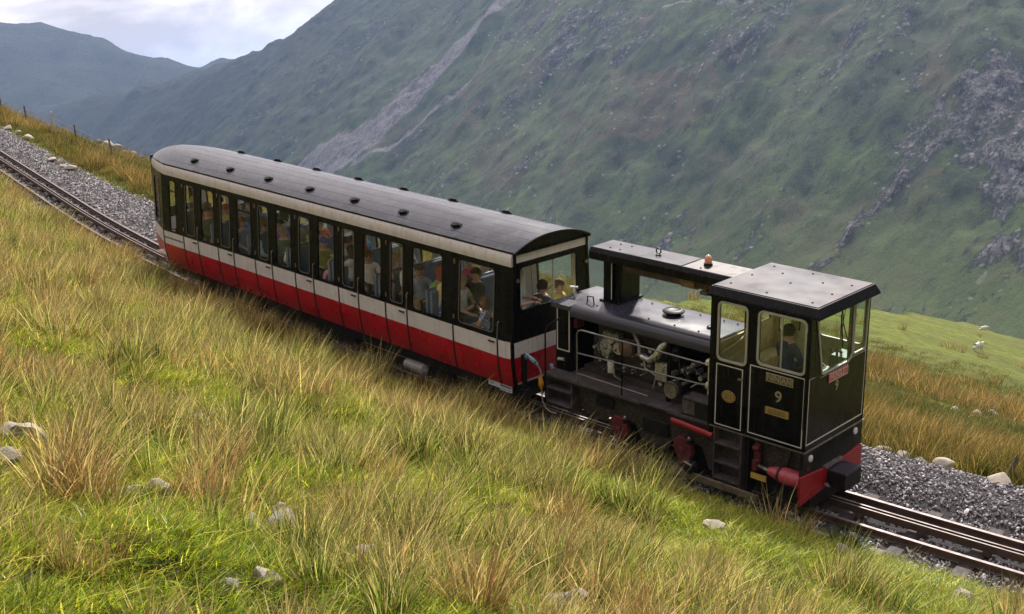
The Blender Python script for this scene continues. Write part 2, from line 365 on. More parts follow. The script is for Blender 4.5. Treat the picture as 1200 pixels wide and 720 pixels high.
# ------------------------------------------------------------------ ground, valley, mountains
def grid_obj(name, xs, ys, zf, mat_, attrs=None, level=False, kind='structure', smooth=True):
    X, Y = np.meshgrid(xs, ys); Z = zf(X, Y)
    P = np.stack([X, Y, Z], -1).reshape(-1, 3)
    A = {k: fn(X, Y, Z).ravel() for k, fn in (attrs or {}).items()}
    if not level: P = P@M3.T
    ny, nx = X.shape
    i = (np.arange(ny-1)[:, None]*nx+np.arange(nx-1)[None]).ravel()
    F = np.stack([i, i+1, i+nx+1, i+nx], -1)
    me = bpy.data.meshes.new(name); me.vertices.add(len(P)); me.vertices.foreach_set('co', P.ravel())
    me.loops.add(F.size); me.loops.foreach_set('vertex_index', F.ravel().astype(np.int32))
    me.polygons.add(len(F)); me.polygons.foreach_set('loop_start', np.arange(0, F.size, 4, dtype=np.int32)); me.polygons.foreach_set('loop_total', np.full(len(F), 4, np.int32))
    me.update(calc_edges=True)
    if smooth: me.polygons.foreach_set('use_smooth', np.ones(len(F), bool))
    for k, a in A.items():
        at = me.attributes.new(k, 'FLOAT', 'POINT'); at.data.foreach_set('value', a.astype(np.float32))
    me.materials.append(mat_)
    o = bpy.data.objects.new(name, me); COL.objects.link(o); return tag(o, kind=kind)
def node_mix(N, L, fac, a, b):
    mx = N.new('ShaderNodeMixRGB')
    for i, x in ((0, fac), (1, a), (2, b)):
        if isinstance(x, (tuple, list)): mx.inputs[i].default_value = (*x, 1)
        elif isinstance(x, (int, float)): mx.inputs[i].default_value = x
        else: L.new(x, mx.inputs[i])
    return mx.outputs[0]
def nnoise(N, L, vec, scale, detail=6, rough=.6, dist=0):
    n = N.new('ShaderNodeTexNoise'); n.inputs['Scale'].default_value = scale; n.inputs['Detail'].default_value = detail; n.inputs['Roughness'].default_value = rough
    n.inputs['Distortion'].default_value = dist; L.new(vec, n.inputs['Vector']); return n.outputs['Fac']
def nrange(N, L, x, a, b, c=0., d=1.):
    r = N.new('ShaderNodeMapRange'); r.interpolation_type = 'SMOOTHSTEP'
    for k, v_ in (('From Min', a), ('From Max', b), ('To Min', c), ('To Max', d)): r.inputs[k].default_value = v_
    L.new(x, r.inputs['Value']); return r.outputs[0]
def nmath(N, L, op, a, b=0.):
    m = N.new('ShaderNodeMath'); m.operation = op
    for i, x in ((0, a), (1, b)):
        if isinstance(x, (int, float)): m.inputs[i].default_value = x
        else: L.new(x, m.inputs[i])
    return m.outputs[0]
def nattr(N, name):
    a = N.new('ShaderNodeAttribute'); a.attribute_name = name; return a.outputs['Fac']
def nmap(N, L, vec, scale=(1, 1, 1), rot=(0, 0, 0)):
    m = N.new('ShaderNodeMapping'); m.inputs['Scale'].default_value = scale; m.inputs['Rotation'].default_value = rot; L.new(vec, m.inputs['Vector']); return m.outputs[0]

def ground_material():
    m, N, L, B = new_mat('hillside_turf'); B.inputs['Roughness'].default_value = .95; B.inputs['Specular IOR Level'].default_value = .1
    co = N.new('ShaderNodeTexCoord').outputs['Object']
    n1 = nnoise(N, L, co, .9, 6); n2 = nnoise(N, L, co, 6, 6); n3 = nnoise(N, L, co, .09, 5); n4 = nnoise(N, L, nmap(N, L, co, (1, 1, 1)), 28, 5)
    c = node_mix(N, L, nrange(N, L, n1, .35, .65), (.085, .115, .018), (.16, .19, .035))
    c = node_mix(N, L, nrange(N, L, n2, .45, .7, 0, .6), c, (.17, .13, .05))
    c = node_mix(N, L, nrange(N, L, n4, .5, .75, 0, .6), c, (.055, .07, .015))
    dry = nmath(N, L, 'ADD', nattr(N, 'dry'), nmath(N, L, 'MULTIPLY', nmath(N, L, 'SUBTRACT', nnoise(N, L, co, .5, 8), .5), 1.3))
    c = node_mix(N, L, nrange(N, L, dry, .45, .7, 0, .85), c, node_mix(N, L, nrange(N, L, n2, .35, .65), (.20, .125, .045), (.26, .19, .07)))
    c = node_mix(N, L, nrange(N, L, n3, .42, .6, 0, .5), c, (.085, .092, .030))
    c = node_mix(N, L, nmath(N, L, 'MULTIPLY', nattr(N, 'thatch'), .8), c, node_mix(N, L, nrange(N, L, n2, .35, .65), (.030, .036, .010), (.075, .065, .025)))
    v = N.new('ShaderNodeTexVoronoi'); v.inputs['Scale'].default_value = 22; L.new(co, v.inputs['Vector'])
    g = node_mix(N, L, nrange(N, L, v.outputs['Color'], .0, 1.), (.20, .19, .20), (.46, .44, .47))
    g = node_mix(N, L, nrange(N, L, v.outputs['Distance'], .012, .035), g, (.07, .065, .07))
    gm = nrange(N, L, nmath(N, L, 'ADD', nattr(N, 'gravel'), nmath(N, L, 'MULTIPLY', nmath(N, L, 'SUBTRACT', n2, .5), .8)), .42, .58)
    c = node_mix(N, L, gm, c, g)
    L.new(c, B.inputs['Base Color'])
    b = N.new('ShaderNodeBump'); b.inputs['Distance'].default_value = .05; b.inputs['Strength'].default_value = .8; b.inputs['Distance'].default_value = .09; L.new(n4, b.inputs['Height']); L.new(b.outputs[0], B.inputs['Normal'])
    return m
def dryness(x, y):       # how much rust-coloured rush stands here
    s = y-track_y(x); e = s-ballast_far(x)
    right = sm(-16, -9, x)
    band = sm(0, 1, e)*sm(9., 5.5, e)*right*1.0
    left = sm(0, 1.2, e)*sm(11, 6, e)*sm(-8, -16, x)*(.30+.9*fbm(x/3.2, y/2.2, 121, 3))
    w = x+.45*y
    b2 = np.exp(-((e-33-.12*x+3*fbm(x/12., 0*y, 7, 2))/4.2)**2)*1.25*sm(-14, -5, w)+np.exp(-((e-18-.3*(x+6))/2.)**2)*.35*sm(-.2, .2, fbm(x/5., y/5., 77, 2))
    near = .25+.55*fbm(x/2.1, y/1.7, 41, 3)+.25*sm(-2, -10, x)
    return np.where(s < 0, near, np.maximum(np.maximum(band+.5*fbm(x/2.5, y/2.5, 43, 3)*sm(0, 2, e), left), b2+.25*fbm(x/9., y/9., 45, 3)))
def gravel_mask(x, y):
    s = y-track_y(x)
    return sm(-1.35, -.85, s)*sm(ballast_far(x)+.35, ballast_far(x)-.35, s)
def geo(a, b, step, grow):
    out = [a]; d = step; sgn = 1 if b > a else -1
    while (out[-1]-b)*sgn < 0: out.append(out[-1]+sgn*d); d *= grow
    return out[1:]
xs = np.array(geo(-62, -700, .25, 1.06)[::-1]+list(np.arange(-62, 12, .17))+geo(12, 300, .2, 1.12))
ys = np.array(geo(-13, -120, .2, 1.12)[::-1]+list(np.arange(-13, 13, .13))+geo(13, 560, .16, 1.035))
GROUND = ground_material()
ground = grid_obj('ground', xs, ys, ground_z, GROUND, {'thatch': lambda X, Y, Z: sm(.5, -.5, Y-track_y(X)), 'dry': lambda X, Y, Z: dryness(X, Y), 'gravel': lambda X, Y, Z: gravel_mask(X, Y)})
ground['label'] = 'rough grassy hillside carrying the railway'

def dist_poly(X, Y, pts):   # distance to a polyline and the position along it
    best = np.full(X.shape, 1e9); w = np.zeros(X.shape)
    for (x0, y0, w0), (x1, y1, w1) in zip(pts[:-1], pts[1:]):
        dx, dy = x1-x0, y1-y0; t = np.clip(((X-x0)*dx+(Y-y0)*dy)/(dx*dx+dy*dy), 0, 1)
        d = np.hypot(X-x0-t*dx, Y-y0-t*dy); ww = w0+t*(w1-w0); q = d/ww; m = q < best; best = np.where(m, q, best); w = np.where(m, ww, w)
    return best
def scree_mask(X, Y, Z):
    wob = 7*fbm(X/25., Y/70., 131, 3); X = X+wob
    a = dist_poly(X, Y, [(-1030, 1130, 7), (-1056, 1085, 9), (-1068, 1010, 16), (-1086, 950, 25), (-1100, 890, 36), (-1140, 845, 52)])
    b = dist_poly(X, Y, [(-1018, 1100, 2), (-1026, 1070, 2.5), (-1002, 960, 4), (-1038, 885, 6), (-1075, 850, 9)])
    c = dist_poly(X, Y, [(-318, 672, 1.2), (-322, 700, 1.5), (-320, 725, 1.2)])
    d = dist_poly(X, Y, [(-760, 980, 1.6), (-750, 992, 2), (-700, 990, 2), (-642, 989, 2.4), (-560, 1000, 3)])
    r = lambda q: np.clip(1.35-q, 0, 1)
    return np.clip(np.maximum.reduce([r(a), r(b)*.72, r(c), r(d)]), 0, 1)
def rock_mask(X, Y, Z):
    def blob(x, y, rx, ry, a=1.): return a*np.exp(-(((X-x)/rx)**2+((Y-y)/ry)**2))
    m = blob(-864, 965, 70, 40, 1.2)+blob(-880, 1015, 60, 25, 1.)+blob(-942, 890, 28, 20, 1.)+blob(-666, 930, 60, 45, .6)+blob(-700, 860, 30, 40, .6)+blob(-760, 950, 40, 30, .7)
    m = m+np.clip(1.3-dist_poly(X, Y, [(-440, 690, 7), (-432, 705, 9), (-424, 742, 7), (-410, 765, 8), (-402, 790, 4), (-390, 815, 6)]), 0, 1)*(1.0+1.6*fbm(X/14., Y/14., 171, 2))
    m = m+blob(-390, 812, 26, 35, .9)+blob(-384, 868, 22, 30, .9)+blob(-352, 835, 26, 26, 1.)+blob(-336, 790, 30, 26, 1.)+blob(-324, 712, 26, 16, .8)+blob(-345, 760, 50, 40, .5)+blob(-300, 830, 60, 80, .6)+blob(-290, 720, 25, 30, .6)
    m = m+blob(-520, 960, 90, 60, .25)+blob(-1250, 1080, 120, 70, .4)+blob(-610, 800, 25, 12, .35)
    return m*.62+.75*fbm(X/38., Y/80., 141, 4)+.4*fbm(X/9., Y/14., 143, 3)
def mtn_z(X, Y):
    z = mountain_z(X, Y)
    r = np.clip(rock_mask(X, Y, z)-.35, 0, .8)
    z = z+r*(11*(ridged(X/19., Y/28., 151, 4)-.5)+4*fbm(X/5.5, Y/7., 153, 3)+2.5)
    s = scree_mask(X, Y, z)
    return np.maximum(z-1.5*s+.5*s*fbm(X/4., Y/9., 155, 2), FLOOR-1)
def mountain_material(name, far=False):
    m, N, L, B = new_mat(name); B.inputs['Roughness'].default_value = .95; B.inputs['Specular IOR Level'].default_value = .1
    co = N.new('ShaderNodeTexCoord').outputs['Object']
    st = nmap(N, L, co, (1, .42, .42), (0, 0, math.radians(-14)))      # markings drawn out down the slope
    n1 = nnoise(N, L, co, .006, 7, .6, .4); n2 = nnoise(N, L, st, .035, 8, .65, .6); n3 = nnoise(N, L, st, .16, 8, .7); n4 = nnoise(N, L, co, .012, 8, .62, 1.2)
    n5 = nnoise(N, L, co, .7, 5, .7)
    c = node_mix(N, L, nrange(N, L, n2, .38, .62), (.015, .026, .008), (.056, .084, .020))
    c = node_mix(N, L, nrange(N, L, n1, .45, .6, 0, .5), c, (.090, .110, .042))
    c = node_mix(N, L, nrange(N, L, n4, .50, .62, 0, .8), c, node_mix(N, L, nrange(N, L, n3, .4, .6), (.075, .055, .030), (.085, .074, .040)))
    n6 = nnoise(N, L, co, .0035, 6, .6, .8); c = node_mix(N, L, nrange(N, L, n6, .50, .60, 0, .45), c, (.085, .105, .055))
    c = node_mix(N, L, nrange(N, L, n3, .50, .66, 0, .8), c, (.018, .024, .014))
    c = node_mix(N, L, nrange(N, L, n5, .57, .70, 0, .5), c, (.19, .19, .13))
    c = node_mix(N, L, nrange(N, L, nnoise(N, L, st, .9, 6, .75), .52, .66, 0, .75), c, (.012, .018, .008))
    rk = nattr(N, 'rock'); rr = nmath(N, L, 'ADD', rk, nmath(N, L, 'MULTIPLY', nmath(N, L, 'SUBTRACT', nnoise(N, L, st, .16, 10, .75, .5), .5), 3.2))
    rc = node_mix(N, L, nrange(N, L, nnoise(N, L, nmap(N, L, co, (1, .5, .5)), .45, 7, .75), .40, .68), (.018, .016, .022), (.27, .255, .265))
    rc = node_mix(N, L, nrange(N, L, rr, .9, 1.6, 0, .5), rc, (.30, .28, .29))
    c = node_mix(N, L, nrange(N, L, rr, .45, .75, 0, .9), c, rc)
    sp = N.new('ShaderNodeTexVoronoi'); sp.inputs['Scale'].default_value = .11; L.new(co, sp.inputs['Vector'])     # loose pale boulders
    spm = nmath(N, L, 'MULTIPLY', nrange(N, L, sp.outputs['Distance'], .24, .12), nrange(N, L, rr, .1, .5))
    c = node_mix(N, L, nmath(N, L, 'MULTIPLY', spm, .8), c, (.34, .32, .31))
    if not far:
        s_ = nmath(N, L, 'ADD', nattr(N, 'scree'), nmath(N, L, 'MULTIPLY', nmath(N, L, 'SUBTRACT', nnoise(N, L, nmap(N, L, co, (1, .16, .16)), .22, 8, .7), .5), 1.5))
        scc = node_mix(N, L, nrange(N, L, nnoise(N, L, nmap(N, L, co, (1, .3, .3)), .6, 8, .75), .35, .65), (.075, .070, .078), (.23, .215, .23))
        c = node_mix(N, L, nrange(N, L, s_, .40, .62, 0, .95), c, scc)
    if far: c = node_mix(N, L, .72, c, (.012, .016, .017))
    else:
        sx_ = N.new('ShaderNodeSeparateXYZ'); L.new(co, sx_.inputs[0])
        c = node_mix(N, L, nrange(N, L, sx_.outputs['X'], -900, -1650, 0, .8), c, (.014, .020, .019))  # heather far up the valley, its blue shade painted into the base colour
        lowg = nmath(N, L, 'MULTIPLY', nrange(N, L, sx_.outputs['Z'], -95, -160), nrange(N, L, rr, .7, .3)); c = node_mix(N, L, nmath(N, L, 'MULTIPLY', lowg, .45), c, (.085, .115, .030))
    L.new(c, B.inputs['Base Color'])
    b = N.new('ShaderNodeBump'); b.inputs['Distance'].default_value = 3.2 if not far else 9; b.inputs['Strength'].default_value = .8
    hh = nmath(N, L, 'ADD', nnoise(N, L, st, .22, 9, .72), nmath(N, L, 'MULTIPLY', nmath(N, L, 'MULTIPLY', nnoise(N, L, co, .5, 8, .75), nrange(N, L, rr, .35, .7)), 2.))
    L.new(hh, b.inputs['Height']); L.new(b.outputs[0], B.inputs['Normal'])
    return m
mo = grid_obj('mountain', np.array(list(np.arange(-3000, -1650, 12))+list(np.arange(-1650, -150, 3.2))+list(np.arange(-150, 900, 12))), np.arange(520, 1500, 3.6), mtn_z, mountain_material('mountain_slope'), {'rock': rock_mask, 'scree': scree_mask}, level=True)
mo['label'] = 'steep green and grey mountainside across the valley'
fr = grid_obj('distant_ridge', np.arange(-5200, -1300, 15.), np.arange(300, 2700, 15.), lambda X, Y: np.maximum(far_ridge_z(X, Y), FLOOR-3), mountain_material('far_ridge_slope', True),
              {'rock': lambda X, Y, Z: .35+.6*fbm(X/120., Y/120., 161, 4)}, level=True)
fr['label'] = 'blue hazy ridge closing the head of the valley'
vf = grid_obj('valley_floor', np.linspace(-9000, 5000, 60), np.linspace(-6000, 9000, 60), lambda X, Y: FLOOR-2+0*X, mountain_material('valley_turf'), {'rock': lambda X, Y, Z: 0*X, 'scree': lambda X, Y, Z: 0*X}, level=True)

# ------------------------------------------------------------------ the railway track
def heading(x): return math.atan2(float(track_y(x+.05)-track_y(x-.05)), .1)
def sweep(prof, x0, x1, off, step, mats, name, parent, closed=True, midx=None, zf=None):
    mb = MB(); xs_ = np.arange(x0, x1+1e-6, step); n = len(prof); vs = []
    for q, x in enumerate(xs_):
        h = heading(x); nx_, ny_ = -math.sin(h), math.cos(h); yt = float(track_y(x))
        for k, (a, z) in enumerate(prof):
            vs.append((x+nx_*(a+off), yt+ny_*(a+off), z+(zf(q, k) if zf else 0)))
    fs = []; ms = []
    for i in range(len(xs_)-1):
        for k in range(n):
            j = (k+1) % n; fs.append((i*n+k, i*n+j, (i+1)*n+j, (i+1)*n+k)); ms.append(midx[k] if midx else 0)
    for f_, m_ in zip(fs, ms): mb.f.append(f_); mb.m.append(m_)
    mb.v = vs
    mb.f += [tuple(range(n)), tuple((len(xs_)-1)*n+k for k in range(n))]; mb.m += [0, 0]
    return mb.obj(name, mats, parent)
track = empty('railway_track', TM, 'narrow gauge rack railway track curving down the hillside', 'railway track')
track['kind'] = 'structure'
railp = [(-.028, 0), (.028, 0), (.028, -.028), (.008, -.035), (.008, -.088), (.045, -.098), (.045, -.105), (-.045, -.105), (-.045, -.098), (-.008, -.088), (-.008, -.035), (-.028, -.028)]
for s_ in (-.428, .428): sweep(railp, -70, 14, s_, .5, [RAILM, RAILTOP], 'rail', track, midx=[1]+[0]*11)
barp = [(-.013, .062), (.013, .062), (.013, -.05), (-.013, -.05)]
for s_, ph in ((-.045, 0), (.045, 1)): sweep(barp, -60, 12, s_, .5, [RAILM, RAILTOP], 'rack_bar', track, midx=[1, 0, 0, 0])
mb = MB()
for x in np.arange(-60, 11, .93): mb.box(x-.05, x+.05, float(track_y(x))-.10, float(track_y(x))+.10, -.10, -.045)
mb.obj('rack_chair', RAILM, track)['kind'] = 'stuff'
slm = MB().box(-.11, .11, -.86, .86, -.20, -.098, c=.012).mesh('sleeper', SLEEP)
for x in np.arange(-62, 11, .93):
    x += rnd.uniform(-.03, .03)
    h = heading(x)
    inst(slm, 'sleeper', track, (x, float(track_y(x))+rnd.uniform(.0, .06), -.012*rnd.random()), (0, 0, h+rnd.uniform(-.02, .02)))

# ------------------------------------------------------------------ the railway carriage
YAW = -.0447
CM = TM@Matrix.Translation((-5.469, 0, 0))@Matrix.Rotation(YAW, 4, 'Z')
coach = empty('railway_carriage', CM, 'red cream and black passenger carriage with a long row of windows', 'railway carriage')
XR = -12.45                                     # rear end
SP = [(.68, .925), (.85, .960), (1.02, .985), (1.20, 1.0), (1.50, 1.005), (1.60, .998), (2.80, .925)]
def wfac(x): return 1-.36*max(0, -11.42-x)
def wide(z): return float(np.interp(z, [p[0] for p in SP], [p[1] for p in SP]))
def sidey(x, z): return -wide(z)*wfac(x)
def shell(cols, rows, hole, fy, th, mi, name, parent, mats):
    """sheet with a hole; cols are x, rows are (z, material); fy gives y"""
    mb = MB(); nx, nz = len(cols), len(rows)
    for side_ in (0, 1):
        for i in range(nx):
            for k in range(nz):
                x, z = cols[i], rows[k][0]; y = fy(x, z)
                mb.v.append((x, y+side_*th, z))
    def I(s, i, k): return s*nx*nz+i*nz+k
    keep = lambda i, k: 0 <= i < nx-1 and 0 <= k < nz-1 and not (hole and hole[0] <= cols[i] < hole[1]-1e-6 and hole[2] <= rows[k][0] < hole[3]-1e-6)
    for i in range(nx-1):
        for k in range(nz-1):
            if not keep(i, k): continue
            m_ = rows[k][1]
            mb.f.append((I(0, i, k), I(0, i+1, k), I(0, i+1, k+1), I(0, i, k+1))); mb.m.append(m_)
            mb.f.append((I(1, i, k), I(1, i, k+1), I(1, i+1, k+1), I(1, i+1, k))); mb.m.append(3)
            for (di, dk, a, b) in ((-1, 0, (i, k), (i, k+1)), (1, 0, (i+1, k), (i+1, k+1)), (0, -1, (i, k), (i+1, k)), (0, 1, (i, k+1), (i+1, k+1))):
                if not keep(i+di, k+dk):
                    mb.f.append((I(0, *a), I(0, *b), I(1, *b), I(1, *a))); mb.m.append(m_ if di == 0 else 2)
    return mb.obj(name, mats, parent)
PM = [RED, CREAM, BLACK, SALOON]
def side_unit(x0, x1, w, name, door=False, frame=BLACK, bar=False, label=None, end=False):
    wx0, wx1, wz0, wz1 = w
    cols = sorted({x0, x1, wx0, wx1})
    zs = {.68: 0, .85: 0, 1.02: 0, 1.20: 1, 1.50: 2, 1.60: 2, 2.80: 2}
    for z in (wz0, wz1): zs[z] = 2 if z > 1.5 else 1
    rows = [(z, zs[z]) for z in sorted(zs)]
    p = shell(cols, rows, w, sidey, .035, None, name, coach, PM)
    if label: p['label'] = label
    q = 4
    def M_(off): return lambda x, y, z: (x, sidey(x, z)+y, z)
    fr_ = MB().ring(square_path(wx0-.012, wx1+.012, wz0-.012, wz1+.012, q), rrect(wx0+.015, wx1-.015, wz0+.015, wz1-.015, .075, q), -.006, .030).mapv(M_(0)).obj('window_frame', [BLACK], p, smooth=40)
    if frame is not BLACK:
        MB().ring(rrect(wx0+.006, wx1-.006, wz0+.006, wz1-.006, .08, q), rrect(wx0+.020, wx1-.020, wz0+.020, wz1-.020, .07, q), -.010, -.004).mapv(M_(0)).obj('window_trim', [frame], p)
    MB().prism(rrect(wx0+.01, wx1-.01, wz0+.01, wz1-.01, .07, q), .012, .016).mapv(M_(0)).obj('window_pane', [GLASS], p)
    if bar: MB().box(wx0+.015, wx1-.015, -.002, .026, wz1-.26, wz1-.235).mapv(M_(0)).obj('window_bar', [BLACK], p)
    if door:
        MB().box(x1-.20, x1-.06, -.030, -.010, 1.425, 1.448).box(x1-.19, x1-.17, -.012, .002, 1.425, 1.448).box(x1-.09, x1-.07, -.012, .002, 1.425, 1.448).mapv(M_(0)).obj('door_handle', [RUBBER], p)
        MB().tube([(x1+.035, -.002, 1.50), (x1+.035, -.035, 1.52), (x1+.035, -.035, 1.80), (x1+.035, -.002, 1.82)], .009, 6).mapv(M_(0)).obj('grab_rail', [STEEL], p)
        for hz_ in (1.62, 2.60): MB().box(x0, x0+.03, -.010, 0, hz_, hz_+.08).mapv(M_(0)).obj('hinge', [STEEL], p)
    return p
def strip(x, wd=.036, name='door_strip', z0=.675, z1=1.52):
    mb = MB(); zz = [z for z in (z0, .85, 1.02, 1.2, 1.35, z1)]
    for z in zz:
        for a, b in ((-.5, -.004), (.5, -.004), (.5, .02), (-.5, .02)): mb.v.append((x+a*wd, sidey(x, z)+b*1.5, z))
    for i in range(len(zz)-1):
        for k in range(4): j = (k+1) % 4; mb.f.append((4*i+k, 4*i+j, 4*i+4+j, 4*i+4+k)); mb.m.append(0)
    mb.f += [(0, 1, 2, 3), tuple(4*len(zz)-4+k for k in range(4))]; mb.m += [0, 0]
    return mb.obj(name, [RUBBER], coach)
units = []
G = .006
dl = [-10.52+1.44*k for k in range(6)]
bays = [(-11.40, dl[0])]+[(dl[k]+.62, dl[k+1]) for k in range(5)]+[(dl[5]+.62, -1.44)]
for k, x0 in enumerate(dl):
    units.append(side_unit(x0+G, x0+.62-G, (x0+.135, x0+.515, 1.56, 2.69), 'carriage_door', True, SILVER))
    units += [strip(x0), strip(x0+.62)]
for k, (a, b) in enumerate(bays):
    m_ = .15 if k < 6 else .17
    wx = (a+.145, b-.125) if k < 6 else (a+.13, b-.29)
    if k == 0: wx = (a+.30, b-.28)
    units.append(side_unit(a+G, b-G, (wx[0], wx[1], 1.54, 2.70), 'side_panel', bar=(k in (0, 2))))
units.append(side_unit(-1.44+G, -.31-G, (-1.30, -.40, 1.58, 2.70), 'carriage_door', True, SILVER, label='wide end door beside the locomotive'))
units += [strip(-1.44), strip(-.31)]
units.append(side_unit(XR+G, -11.40-G, (-12.25, -11.68, 1.60, 2.62), 'rear_quarter_panel', frame=BLACK))
units.append(strip(-11.40))
def corner(a, b, name):
    rows = [(z, m_) for z, m_ in ((.68, 0), (.85, 0), (1.02, 0), (1.2, 1), (1.5, 2), (1.6, 2), (2.8, 2))]
    return shell([a, (a+b)/2, b], rows, None, lambda x, z: -wide(z)+(max(0, x+.12)**2)*3.2, .035, None, name, coach, PM)
units.append(corner(-.31+G, -.02, 'corner_panel'))
for u_ in list(units):                              # the valley side mirrors the near side
    c_ = bpy.data.objects.new(u_.name.split('.')[0], u_.data); COL.objects.link(c_); c_.parent = coach; c_.scale = (1, -1, 1)
    for ch in list(u_.children):
        if ch.name.startswith(('grab', 'hinge', 'door_handle')): continue
        d_ = bpy.data.objects.new(ch.name.split('.')[0], ch.data); COL.objects.link(d_); d_.parent = c_
# lettering in small type on the cream band near the rear
tx = text('Snowdon Mountain Railway', 'lettering', INK, coach, (-10.97, -1.0075, 1.355), (math.radians(90), 0, 0), .072, .001)
# front end wall
def endwall():
    rows = [(.73, 0), (.85, 0), (1.02, 0), (1.20, 1), (1.47, 2), (1.60, 2), (1.99, 2), (2.77, 2), (2.845, 1), (3.03, 1)]
    mb = MB(); wy0, wy1 = -.78, .64
    def cols(z): w_ = wide(min(z, 2.8))-.055 if z < 2.8 else .925-.05; return [-w_, wy0, wy1, w_]
    for s_ in (0, -.04):
        for z, _ in rows:
            for y in cols(z): mb.v.append((s_, y, z))
    n = len(rows)
    I = lambda s_, k, i: s_*n*4+k*4+i
    for k in range(n-1):
        for i in range(3):
            if i == 1 and rows[k][0] == 1.99: continue
            mb.f.append((I(0, k, i), I(0, k, i+1), I(0, k+1, i+1), I(0, k+1, i))); mb.m.append(rows[k][1])
            mb.f.append((I(1, k, i), I(1, k+1, i), I(1, k+1, i+1), I(1, k, i+1))); mb.m.append(3)
    kk = 6
    for a, b in (((kk, 1), (kk, 2)), ((kk+1, 2), (kk+1, 1)), ((kk, 2), (kk+1, 2)), ((kk+1, 1), (kk, 1))):
        mb.f.append((I(0, *a), I(0, *b), I(1, *b), I(1, *a))); mb.m.append(2)
    return mb.obj('end_wall', PM, coach)
ew = endwall()
MB().ring(square_path(-.795, .655, 1.975, 2.785), rrect(-.755, .615, 2.01, 2.75, .07), -.02, .012, 'x').obj('window_frame', [BLACK], ew)
MB().prism(rrect(-.76, .62, 2.0, 2.76, .07), -.012, -.008, 'x').obj('window_pane', [GLASS], ew)
MB().box(.002, .022, -.84, .84, .715, .742).obj('step_edge', [mat('worn_edge', (.40, .30, .30), .5)], ew)
MB().tube([(.02, -.55, 2.03), (.035, -.2, 2.25), (.035, .0, 2.3)], .008, 5).tube([(.02, -.55, 2.03), (.02, -.50, 2.03)], .018, 6).obj('windscreen_wiper', [RUBBER], ew)
for sgn in (-1, 1):
    pst = MB()
    for i, z in enumerate((.66, .85, 1.02, 1.2, 1.5, 1.6, 2.80, 3.03)):
        w_ = wide(min(z, 2.8))-.03
        for a, b in ((-.05, -.02), (.012, -.02), (.012, .035), (-.05, .035)): pst.v.append((a, sgn*(w_-b-.02), z))
    for i in range(7):
        for k in range(4): j = (k+1) % 4; pst.f.append((4*i+k, 4*i+j, 4*i+4+j, 4*i+4+k)); pst.m.append(0)
    pst.f += [(0, 1, 2, 3), (28, 29, 30, 31)]; pst.m += [0, 0]
    pst.obj('corner_post', [BLACK], coach)
    MB().lathe([(.001, 0), (.03, .002), (.03, .03), (.001, .032)], (.012, sgn*.83, 2.55), 'x', 10).obj('marker_lamp', [STEEL], ew)
# rear end wall
rw_ = wfac(XR)
MB().box(XR-.03, XR+.01, -.92*rw_, .92*rw_, .70, 1.2, 0).box(XR-.031, XR+.01, -.96*rw_, .96*rw_, 1.2, 1.5, 1).box(XR-.03, XR+.01, -.95*rw_, .95*rw_, 1.5, 1.75, 2)\
    .box(XR-.03, XR+.01, -.93*rw_, -.52*rw_, 1.75, 2.7, 2).box(XR-.03, XR+.01, .52*rw_, .93*rw_, 1.75, 2.7, 2).box(XR-.03, XR+.01, -.92*rw_, .92*rw_, 2.7, 3.03, 2).obj('rear_wall', PM, coach)
MB().box(XR-.012, XR-.006, -.53*rw_, .53*rw_, 1.74, 2.71).obj('rear_window_pane', [GLASS], coach)
# cream cantrail and roof, lofted along the body
def loft(profile, stations, name, mats, parent, close_ends=True, smooth=50):
    mb = MB(); n = len(profile)
    for x, sy, dz in stations:
        for y, z in profile: mb.v.append((x, y*sy, 2.8+(z-2.8)*dz))
    for i in range(len(stations)-1):
        for k in range(n):
            j = (k+1) % n; mb.f.append((i*n+k, i*n+j, (i+1)*n+j, (i+1)*n+k)); mb.m.append(0)
    if close_ends: mb.f += [tuple(range(n)), tuple((len(stations)-1)*n+k for k in range(n))]; mb.m += [0, 0]
    return mb.obj(name, mats, parent, smooth=smooth)
ST = [(-.015, 1, 1), (-4, 1, 1), (-8, 1, 1), (-11.3, 1, 1), (-11.8, wfac(-11.8), .98), (-12.25, wfac(-12.25), .93), (-12.47, wfac(-12.47)*.97, .76), (-12.55, wfac(-12.55)*.92, .48)]
for sg in (-1, 1):
    loft([(sg*a, z) for a, z in ((.932, 2.795), (.942, 2.86), (.938, 2.93), (.918, 2.99), (.885, 3.03), (.85, 3.03), (.85, 2.80))], ST, 'cantrail', [CREAM], coach)
def roofz(y): return 3.035+.205*(1-(abs(y)/.905)**2.2)
ra = [(-.905+1.81*i/28) for i in range(29)]
prof = [(y, roofz(y)) for y in ra]+[(y, roofz(y)-.03) for y in ra[::-1]]
ST2 = [(.055, 1, 1), (-.3, 1, 1), (-4, 1, 1), (-8, 1, 1), (-11.3, 1, 1), (-11.8, wfac(-11.8), .985), (-12.25, wfac(-12.25), .92), (-12.48, wfac(-12.48)*.95, .82)]
roof = loft(prof, ST2, 'roof', [ROOF], coach, smooth=30)
for y in (-.74, -.50, -.25, 0, .25, .50, .74):
    MB().box(-11.2, .04, y-.006, y+.006, roofz(y)-.006, roofz(y)+.0015).obj('roof_seam', [ROOF], roof)
for sg in (-1, 1):
    loft([(sg*.875, 3.022), (sg*.915, 3.022), (sg*.915, 3.046), (sg*.875, 3.05)], ST[:5], 'gutter', [BLACK], coach, smooth=None)
MB().prism([(y, roofz(y)-.028) for y in ra]+[(.905, 3.0), (-.905, 3.0)], -.012, .012, 'x').obj('roof_end_board', [BLACK], coach)
